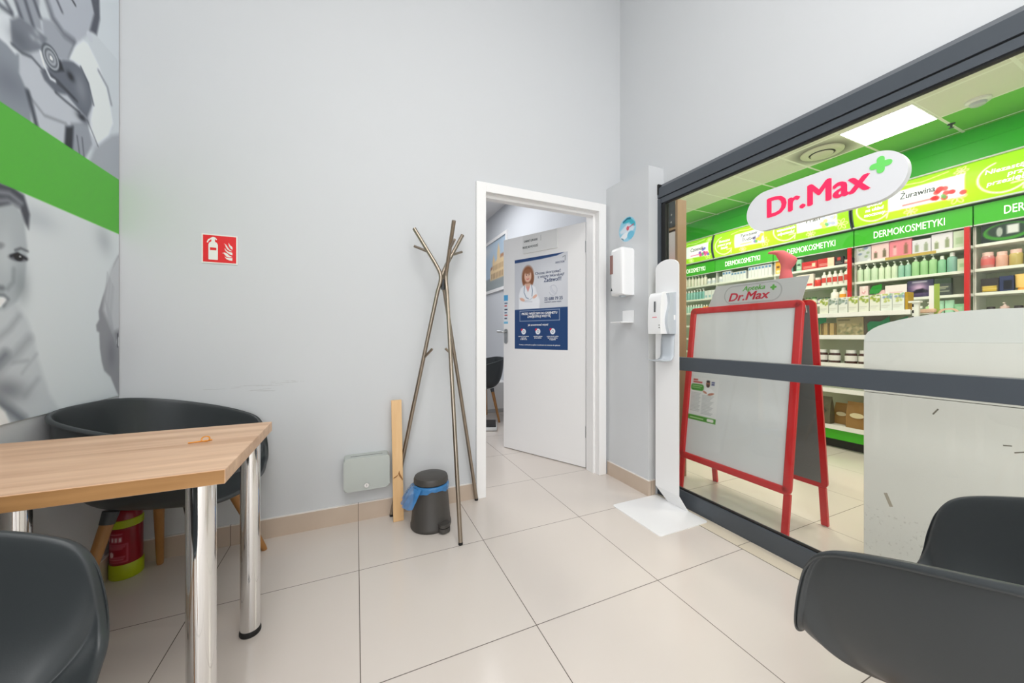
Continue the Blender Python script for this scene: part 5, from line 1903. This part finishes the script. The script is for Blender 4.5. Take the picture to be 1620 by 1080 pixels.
j_gr = jar(0.11, 0.036, (170, 196, 150), (70, 110, 60), (232, 236, 226))
b_big = bottle(0.2, 0.046, (238, 238, 232), (240, 240, 236))
b_or = bottle(0.21, 0.046, (240, 238, 226), (240, 240, 236), False, (244, 168, 40))
row(XF, 3.42, LEV[2], [(j_br, 0.08, 3, 'brown lidded jar'), (j_gr, 0.08, 2, 'green lidded jar'), (j_pu, 0.08, 2, 'purple jar'), (b_big, 0.1, 1, 'large white bottle'), (b_or, 0.1, 1, 'white bottle with an orange label')], wl(2, s2), g)
# bay between the red posts (Żurawina)
s1 = 'between red posts'
g = 'gift boxes on the top shelf between the red posts'
GB = ((0.15, 0.19, (198, 204, 210), art_blobs([(150, 170, 140), (230, 230, 240), (120, 140, 170)], 12, 3), 'grey flowery gift box'),
      (0.17, 0.2, (236, 196, 200), art_bottles((238, 206, 208), [(120, 110, 90), (200, 120, 130)], 4), 'pale pink gift box'),
      (0.2, 0.2, (236, 130, 150), art_bottles((236, 140, 156), [(150, 110, 90), (246, 190, 196)], 5), 'strong pink gift box'),
      (0.155, 0.165, (222, 220, 232), art_bottles((226, 224, 236), [(160, 170, 150), (190, 186, 196)], 6), 'lilac white gift box beside the pink one'),
      (0.165, 0.195, (228, 224, 234), art_bottles((230, 226, 238), [(150, 160, 130), (196, 204, 180)], 7), 'taller lilac white gift box with bottle pictures'),
      (0.09, 0.19, (206, 222, 200), art_block((180, 206, 170), 0.2, 0.6), 'pale green gift box at the right end'))
yy = 2.558
for w, h_, col_, art_, desc in GB:
    put(carton(w, h_, 0.06, col_, art_, 'gift_box'), XF, yy - w / 2, LEV[0] + 0.0005, desc + ' on top shelf between the red posts', g)
    yy -= w + 0.005
tray = thing('shelf_edge_strip', 'long golden cardboard strip along the shelf edge below the gift boxes', 'strip', (6.285, 2.04, LEV[0] - 0.032))
fin('strip', B(-0.004, -0.0002, -0.22, 0.22, 0.0, 0.034), goods_mat((196, 168, 84), 0.5), tray, False)
pb1 = bottle(0.225, 0.034, (206, 226, 200), (232, 238, 230), True)
pb2 = bottle(0.215, 0.029, (216, 230, 206), (232, 238, 230), True)
pb3 = bottle(0.205, 0.028, (150, 196, 180), (226, 234, 230), True)
pb4 = bottle(0.235, 0.034, (164, 208, 156), (226, 234, 226), True)
pb5 = bottle(0.2, 0.034, (140, 196, 160), (236, 240, 238))
pb6 = bottle(0.225, 0.04, (136, 184, 172), (236, 240, 240))
cg = carton(0.085, 0.14, 0.05, (206, 226, 194), art_block((170, 206, 160), 0.3, 0.6))
g = 'green bottles on the second shelf between the red posts'
row(XF, 2.565, LEV[1], [(pb1, 0.074, 3, 'wide pale green pump bottle'), (pb2, 0.062, 3, 'slim pale green pump bottle'), (pb3, 0.06, 2, 'teal pump bottle'), (pb4, 0.072, 3, 'leaf green pump bottle'),
                        (pb5, 0.07, 1, 'mid green capped bottle'), (pb6, 0.085, 1, 'big blue green bottle'), (cg, 0.0875, 1, 'light green carton')], wl(1, s1), g)
lf = carton(0.09, 0.2, 0.05, (238, 214, 216), art_blobs([(220, 150, 160), (244, 236, 236)], 8, 11))
gl = thing('leaf_card', 'bright green leaf shaped card on third shelf between the red posts', 'card', (6.30, 2.36, LEV[2] + 0.0005), 0)
bm = bmesh.new()
prism(bm, [(0.004, 0.0), (0.006, 0.085), (0.058, 0.085), (0.06, 0.13), (0.03, 0.185), (-0.06, 0.205), (-0.062, 0.14), (-0.03, 0.085), (-0.004, 0.085), (-0.004, 0.0)], 0.0, 0.004, lambda y, z, x: (x, y, z))
fin('card', bm, goods_mat((20, 140, 40), 0.5), gl, False)
c_pk = carton(0.1, 0.125, 0.05, (236, 196, 196))
c_pw = carton(0.2, 0.175, 0.05, (242, 232, 234), art_block((230, 196, 204), 0.35, 0.5))


def art_dark(q, w, h):
    q.blob(w * 0.45, h * 0.55, w * 0.3, h * 0.3, (226, 190, 226), 0, 0.9)
    q.poly([(0.2 * w, 0.3 * h), (0.35 * w, 0.45 * h), (0.6 * w, 0.5 * h), (0.8 * w, 0.35 * h), (0.8 * w, 0.25 * h), (0.2 * w, 0.22 * h)], (36, 34, 52))
    q.rect(0.2 * w, 0.75 * w, 0.86 * h, 0.92 * h, (206, 206, 220))


c_dk = carton(0.22, 0.205, 0.06, (62, 54, 92), art_dark)
c_dl = carton(0.13, 0.2, 0.06, (66, 74, 72), art_block((170, 170, 150), 0.45, 0.52, 0.15, 0.85, (150, 156, 140)))
g = 'goods on the third shelf between the red posts'
row(XF, 2.53, LEV[2], [(lf, 0.095, 1, 'pink flowery carton'), (None, 0.06, 1, ''), (c_pk, 0.102, 1, 'low pink carton'), (c_pw, 0.205, 1, 'white and pink carton'), (c_dk, 0.225, 1, 'dark purple mountain box'),
                       (c_dl, 0.135, 1, 'dark grey carton with pale lines')], wl(2, s1), g)
pt1 = bottle(0.19, 0.034, (176, 214, 150), (236, 240, 232), True)
st1 = squeeze_tube(0.2, 0.075, (166, 216, 186), (150, 200, 170))
st2 = carton(0.075, 0.15, 0.04, (140, 204, 160), art_block((170, 220, 180), 0.2, 0.8))
bt1 = bottle(0.15, 0.03, (90, 150, 120), (240, 240, 240))
g = 'green goods on the fourth shelf between the red posts'
row(XF, 2.06, LEV[3], [(bt1, 0.068, 2, 'dark green bottle with a white cap'), (pt1, 0.075, 1, 'yellow green pump bottle'), (st1, 0.08, 2, 'mint squeeze tube'), (st2, 0.08, 1, 'mint carton')], wl(3, s1), g)
# bay right of the right red post
s0 = 'right of right red post'
g = 'goods right of the right red post'


def art_oval(q, w, h):
    q.ell(w * 0.5, h * 0.5, w * 0.46, h * 0.46, (64, 150, 52), 0, 0.1)
    q.ell(w * 0.5, h * 0.55, w * 0.38, h * 0.36, (46, 66, 60), 0, 0.2)
    q.rect(w * 0.5, w * 0.72, h * 0.35, h * 0.8, (220, 224, 226))
    q.ell(w * 0.36, h * 0.5, w * 0.06, h * 0.25, (170, 180, 176), 0, 0.3)


c_ov = carton(0.34, 0.2, 0.06, (34, 48, 50), art_oval)
row(XF, 1.50, LEV[0], [(c_ov, 0.35, 1, 'dark box with a green oval')], wl(0, s0), g)
pf1 = jar(0.17, 0.048, (206, 140, 140), (240, 206, 200), (220, 110, 110))
pf2 = jar(0.16, 0.042, (226, 176, 160), (242, 206, 198))
pf3 = jar(0.165, 0.045, (196, 176, 110), (242, 206, 198))
pf4 = jar(0.16, 0.04, (140, 150, 80), (238, 196, 190))
row(XF, 1.505, LEV[1], [(pf1, 0.1, 1, 'red patterned bottle with a pink cap'), (pf2, 0.086, 1, 'rose bottle with a pink cap'), (pf3, 0.092, 1, 'olive bottle with a pink cap'), (pf4, 0.084, 1, 'dark olive bottle with a pink cap')], wl(1, s0), g)
c_go = carton(0.12, 0.15, 0.06, (60, 58, 60), art_block((206, 176, 70), 0.05, 0.45, 0.1, 0.9, (220, 200, 120)))
c_nb = carton(0.09, 0.16, 0.05, (50, 60, 100), art_block((24, 28, 40), 0.1, 0.7, 0.3, 0.9))
sq_y = squeeze_tube(0.17, 0.1, (236, 196, 110), (230, 160, 60))
c_nv = carton(0.1, 0.18, 0.05, (38, 46, 52), art_block((60, 110, 70), 0.6, 0.8, 0.2, 0.8))
row(XF, 1.50, LEV[2], [(c_go, 0.125, 1, 'black and gold gift box'), (c_nb, 0.092, 1, 'navy carton'), (sq_y, 0.105, 1, 'yellow squeeze tube'), (c_nv, 0.105, 1, 'dark green black carton')], wl(2, s0), g)
pp = bottle(0.14, 0.032, (206, 176, 170), (236, 220, 216), True)
c_dr = carton(0.16, 0.12, 0.05, (146, 30, 44), art_block((190, 80, 90), 0.3, 0.6))
jd = jar(0.1, 0.036, (70, 60, 70), (60, 56, 60))
row(XF, 1.48, LEV[3], [(jd, 0.09, 1, 'left dark lidded jar'), (pp, 0.09, 1, 'rose pump bottle'), (jd, 0.085, 1, 'dark lidded jar beside the red carton'), (c_dr, 0.165, 1, 'dark red carton')], wl(3, s0), g)

# ------------------------------------------------------------------ free-standing shelf unit in the middle of the shop
go = thing('gondola_shelf', 'low white free-standing shelf unit with a green base in the middle of the shop', 'shelving', (4.38, 1.80, 0))
G0, G1 = -0.45, 0.62
GL = (0.22, 0.57, 0.815, 1.078, 1.288)
fin('back_panel', B(0.19, 0.21, G0, G1, 0.1, 1.27), mat('grey_green_back', (186, 188, 164), 0.6), go, False)
for z in GL:
    s_ = fin('shelf', B(-0.2, 0.189, G0, G1, z - 0.028, z, 0.002, 1), SHELFW, go, False)
    fin('price_rail', B(-0.206, -0.2002, G0, G1, z - 0.036, z + 0.004), mat('price_rail_white', (240, 240, 238), 0.3), s_, False)
fin('green_kick_board', B(-0.19, 0.189, G0, G1, 0.09, 0.182), GREENP, go, False)
fin('plinth', B(-0.12, 0.189, G0 + 0.02, G1 - 0.02, 0, 0.09), mat('black_plinth', (40, 40, 40), 0.6), go, False)
bm = bmesh.new()
box(bm, -0.195, -0.165, G0 - 0.044, G0 - 0.006, 0.0, 1.345)
box(bm, -0.205, -0.155, G0 - 0.055, G0 + 0.012, 1.345, 1.36)
fin('slotted_post', bm, SHELFW, go, False)
bm = bmesh.new()
for k in range(8):
    box(bm, -0.197, -0.1952, G0 - 0.016, G0 - 0.007, 0.96 + 0.05 * k, 0.985 + 0.05 * k)
fin('slots', bm, BLACK, go, False)
WOODP = mat('pale_pink_wood', (222, 184, 158), 0.45)
fin('end_shelf', B(-0.16, -0.031, G0 - 0.12, G0 - 0.001, 1.262, 1.292, 0.008), WOODP, go)
bm = bmesh.new()
ring_prism(bm, rrect(-0.05, 0.06, 1.05, 1.29, 0.045, 6), rrect(-0.038, 0.048, 1.065, 1.278, 0.036, 6), -0.19, -0.172)
for v in bm.verts:
    x, z, d = v.co
    v.co = (d + 0.05, x + G0 - 0.19, z)
fin('curved_end_frame', bm, WOODP, go)
fin('green_strip', B(-0.12, -0.117, G0 - 0.135, G0 - 0.105, 1.15, 1.49), mat('olive_green_strip', (150, 176, 70), 0.5), go, False)
fin('white_strip', B(-0.1215, -0.118, G0 - 0.105, G0 - 0.078, 1.15, 1.48), SOFTW, go, False)


def art_herb(leaf_, seed):
    def f(q, w, h):
        r = random.Random(seed)
        for i in range(16):
            q.ell(r.uniform(0.05, 0.95) * w, r.uniform(0.55, 0.98) * h, r.uniform(0.08, 0.16) * w, r.uniform(0.05, 0.1) * h, r.choice(leaf_), r.uniform(0, 3), 0.5, 0.9)
        q.rect(0.1 * w, 0.8 * w, 0.3 * h, 0.35 * h, (196, 200, 190))
        q.rect(0.1 * w, 0.6 * w, 0.2 * h, 0.24 * h, (206, 208, 200))
    return f


h1 = carton(0.068, 0.148, 0.1, (230, 232, 220), art_herb([(150, 170, 60), (196, 196, 90), (120, 150, 60)], 21), 'herb_carton')
h2 = carton(0.068, 0.148, 0.1, (228, 232, 226), art_herb([(130, 150, 150), (160, 176, 170), (110, 130, 110)], 22), 'herb_carton')
h3 = carton(0.072, 0.15, 0.1, (228, 234, 228), art_herb([(190, 200, 110), (130, 150, 190), (150, 190, 160)], 23), 'herb_carton')
g = 'herb cartons on top of the free-standing shelf'
yy = 1.985
for pr_, desc in ((h1, 'first yellow green leafed'), (h2, 'first grey leafed'), (h2, 'second grey leafed'), (h1, 'second yellow green leafed'), (h1, 'third yellow green leafed'), (h1, 'fourth yellow green leafed'),
                  (h3, 'first blue flowered'), (h3, 'second blue flowered')):
    put(pr_, 4.245, yy - 0.036, GL[4] + 0.0005, desc + ' herb carton from the left on top of free-standing shelf', g)
    yy -= 0.0745
cy_ = thing('side_card', 'upright mustard yellow card at the right end of the herb cartons', 'card', (4.25, yy - 0.010, GL[4] + 0.0005))
fin('card', B(-0.055, 0.05, -0.008, 0.008, 0, 0.15), goods_mat((186, 148, 30), 0.5), cy_, False)
pg = jar(0.125, 0.045, (70, 40, 34), (238, 238, 236), (232, 230, 226))
g = 'brown pill jars on the free-standing shelf'
for y, desc in ((1.99, 'brown pill jar half hidden by the A-board'), (1.89, 'left brown pill jar in full view'), (1.765, 'middle brown pill jar in full view'), (1.665, 'right brown pill jar')):
    put(pg, 4.255, y, GL[2] + 0.0005, desc + ' on the free-standing shelf', g)


def art_map(q, w, h):
    r = random.Random(5)
    for i in range(40):
        q.ell(r.uniform(0.05, 0.95) * w, r.uniform(0.05, 0.6) * h, 0.1 * w, 0.06 * h, r.choice([(176, 160, 120), (120, 124, 90), (200, 186, 150)]), r.uniform(0, 3), 0.5, 0.7)
    q.rect(0.06 * w, 0.5 * w, 0.82 * h, 0.88 * h, (90, 84, 60))


mp_ = carton(0.2, 0.17, 0.05, (156, 146, 112), art_map)
dk_ = carton(0.15, 0.172, 0.05, (96, 88, 76), art_block((84, 78, 68), 0.2, 0.8))
kr_ = carton(0.045, 0.12, 0.06, (196, 168, 116), art_block((60, 56, 44), 0.0, 1.0, 0.8, 1.0))
g = 'goods on the second shelf of the free-standing unit'
w2 = 'upper middle shelf of the free-standing unit'
row(4.25, 2.02, GL[3], [(kr_, 0.052, 3, 'narrow kraft carton'), (mp_, 0.203, 1, 'khaki patterned carton'), (dk_, 0.152, 1, 'dark brown carton')], w2, g)
GRC = goods_mat((24, 112, 70), 0.5)
lc = thing('leaf_sign', 'dark green leaf shaped sign standing at the right on the free-standing shelf', 'sign', (4.2, 1.56, GL[3] + 0.0005))
bm = bmesh.new()
prism(bm, [(0.06, 0.0), (0.07, 0.1), (0.05, 0.125), (-0.02, 0.12), (-0.075, 0.165), (-0.08, 0.12), (-0.045, 0.075), (-0.035, 0.0)], 0.0, 0.004, lambda y, z, x: (x, y, z))
fin('sign_card', bm, GRC, lc, False)
l2 = thing('leaf_sign', 'small dark green leaf shaped sign at the left beside the A-board on the free-standing shelf', 'sign', (4.19, 1.985, GL[3] + 0.0005))
bm = bmesh.new()
prism(bm, [(-0.005, 0.0), (0.005, 0.0), (0.005, 0.11), (0.05, 0.125), (0.06, 0.16), (-0.06, 0.185), (-0.055, 0.13), (-0.005, 0.11)], 0.0, 0.004, lambda y, z, x: (x, y, z))
fin('sign_card', bm, GRC, l2, False)
l3 = thing('leaf_sign', 'small dark leaf shaped sign on the free-standing shelf just above the arched cabinet', 'sign', (4.21, 1.425, GL[3] + 0.0005))
bm = bmesh.new()
prism(bm, [(-0.004, 0.0), (0.004, 0.0), (0.004, 0.068), (0.05, 0.062), (0.04, 0.12), (-0.05, 0.16), (-0.05, 0.09), (-0.004, 0.072)], -0.004, 0.0015, lambda y, z, x: (x, y, z))
fin('sign_card', bm, GRC, l3, False)
po_ = pouch(0.17, 0.24, (150, 112, 60), (216, 204, 168))
po2 = pouch(0.13, 0.2, (166, 128, 70), (226, 214, 180))
po3 = pouch(0.12, 0.26, (96, 92, 72), (70, 70, 60))
g = 'goods on the bottom shelf of the free-standing unit'
w3 = 'the bottom shelf of the free-standing unit'
put(po3, 4.245, 1.965, GL[0] + 0.0005, 'dark olive pouch beside the A-board leg on ' + w3, g)
put(po2, 4.345, 1.855, GL[0] + 0.0005, 'narrow brown pouch behind the large one on ' + w3, g)
put(po_, 4.25, 1.70, GL[0] + 0.0005, 'large brown pouch with a cream oval label on ' + w3, g)
kb = carton(0.07, 0.14, 0.06, (202, 160, 84), art_block((160, 116, 50), 0.3, 0.7))
put(kb, 4.245, 1.575, GL[0] + 0.0005, 'golden brown carton beside the white arched cabinet on ' + w3, g)
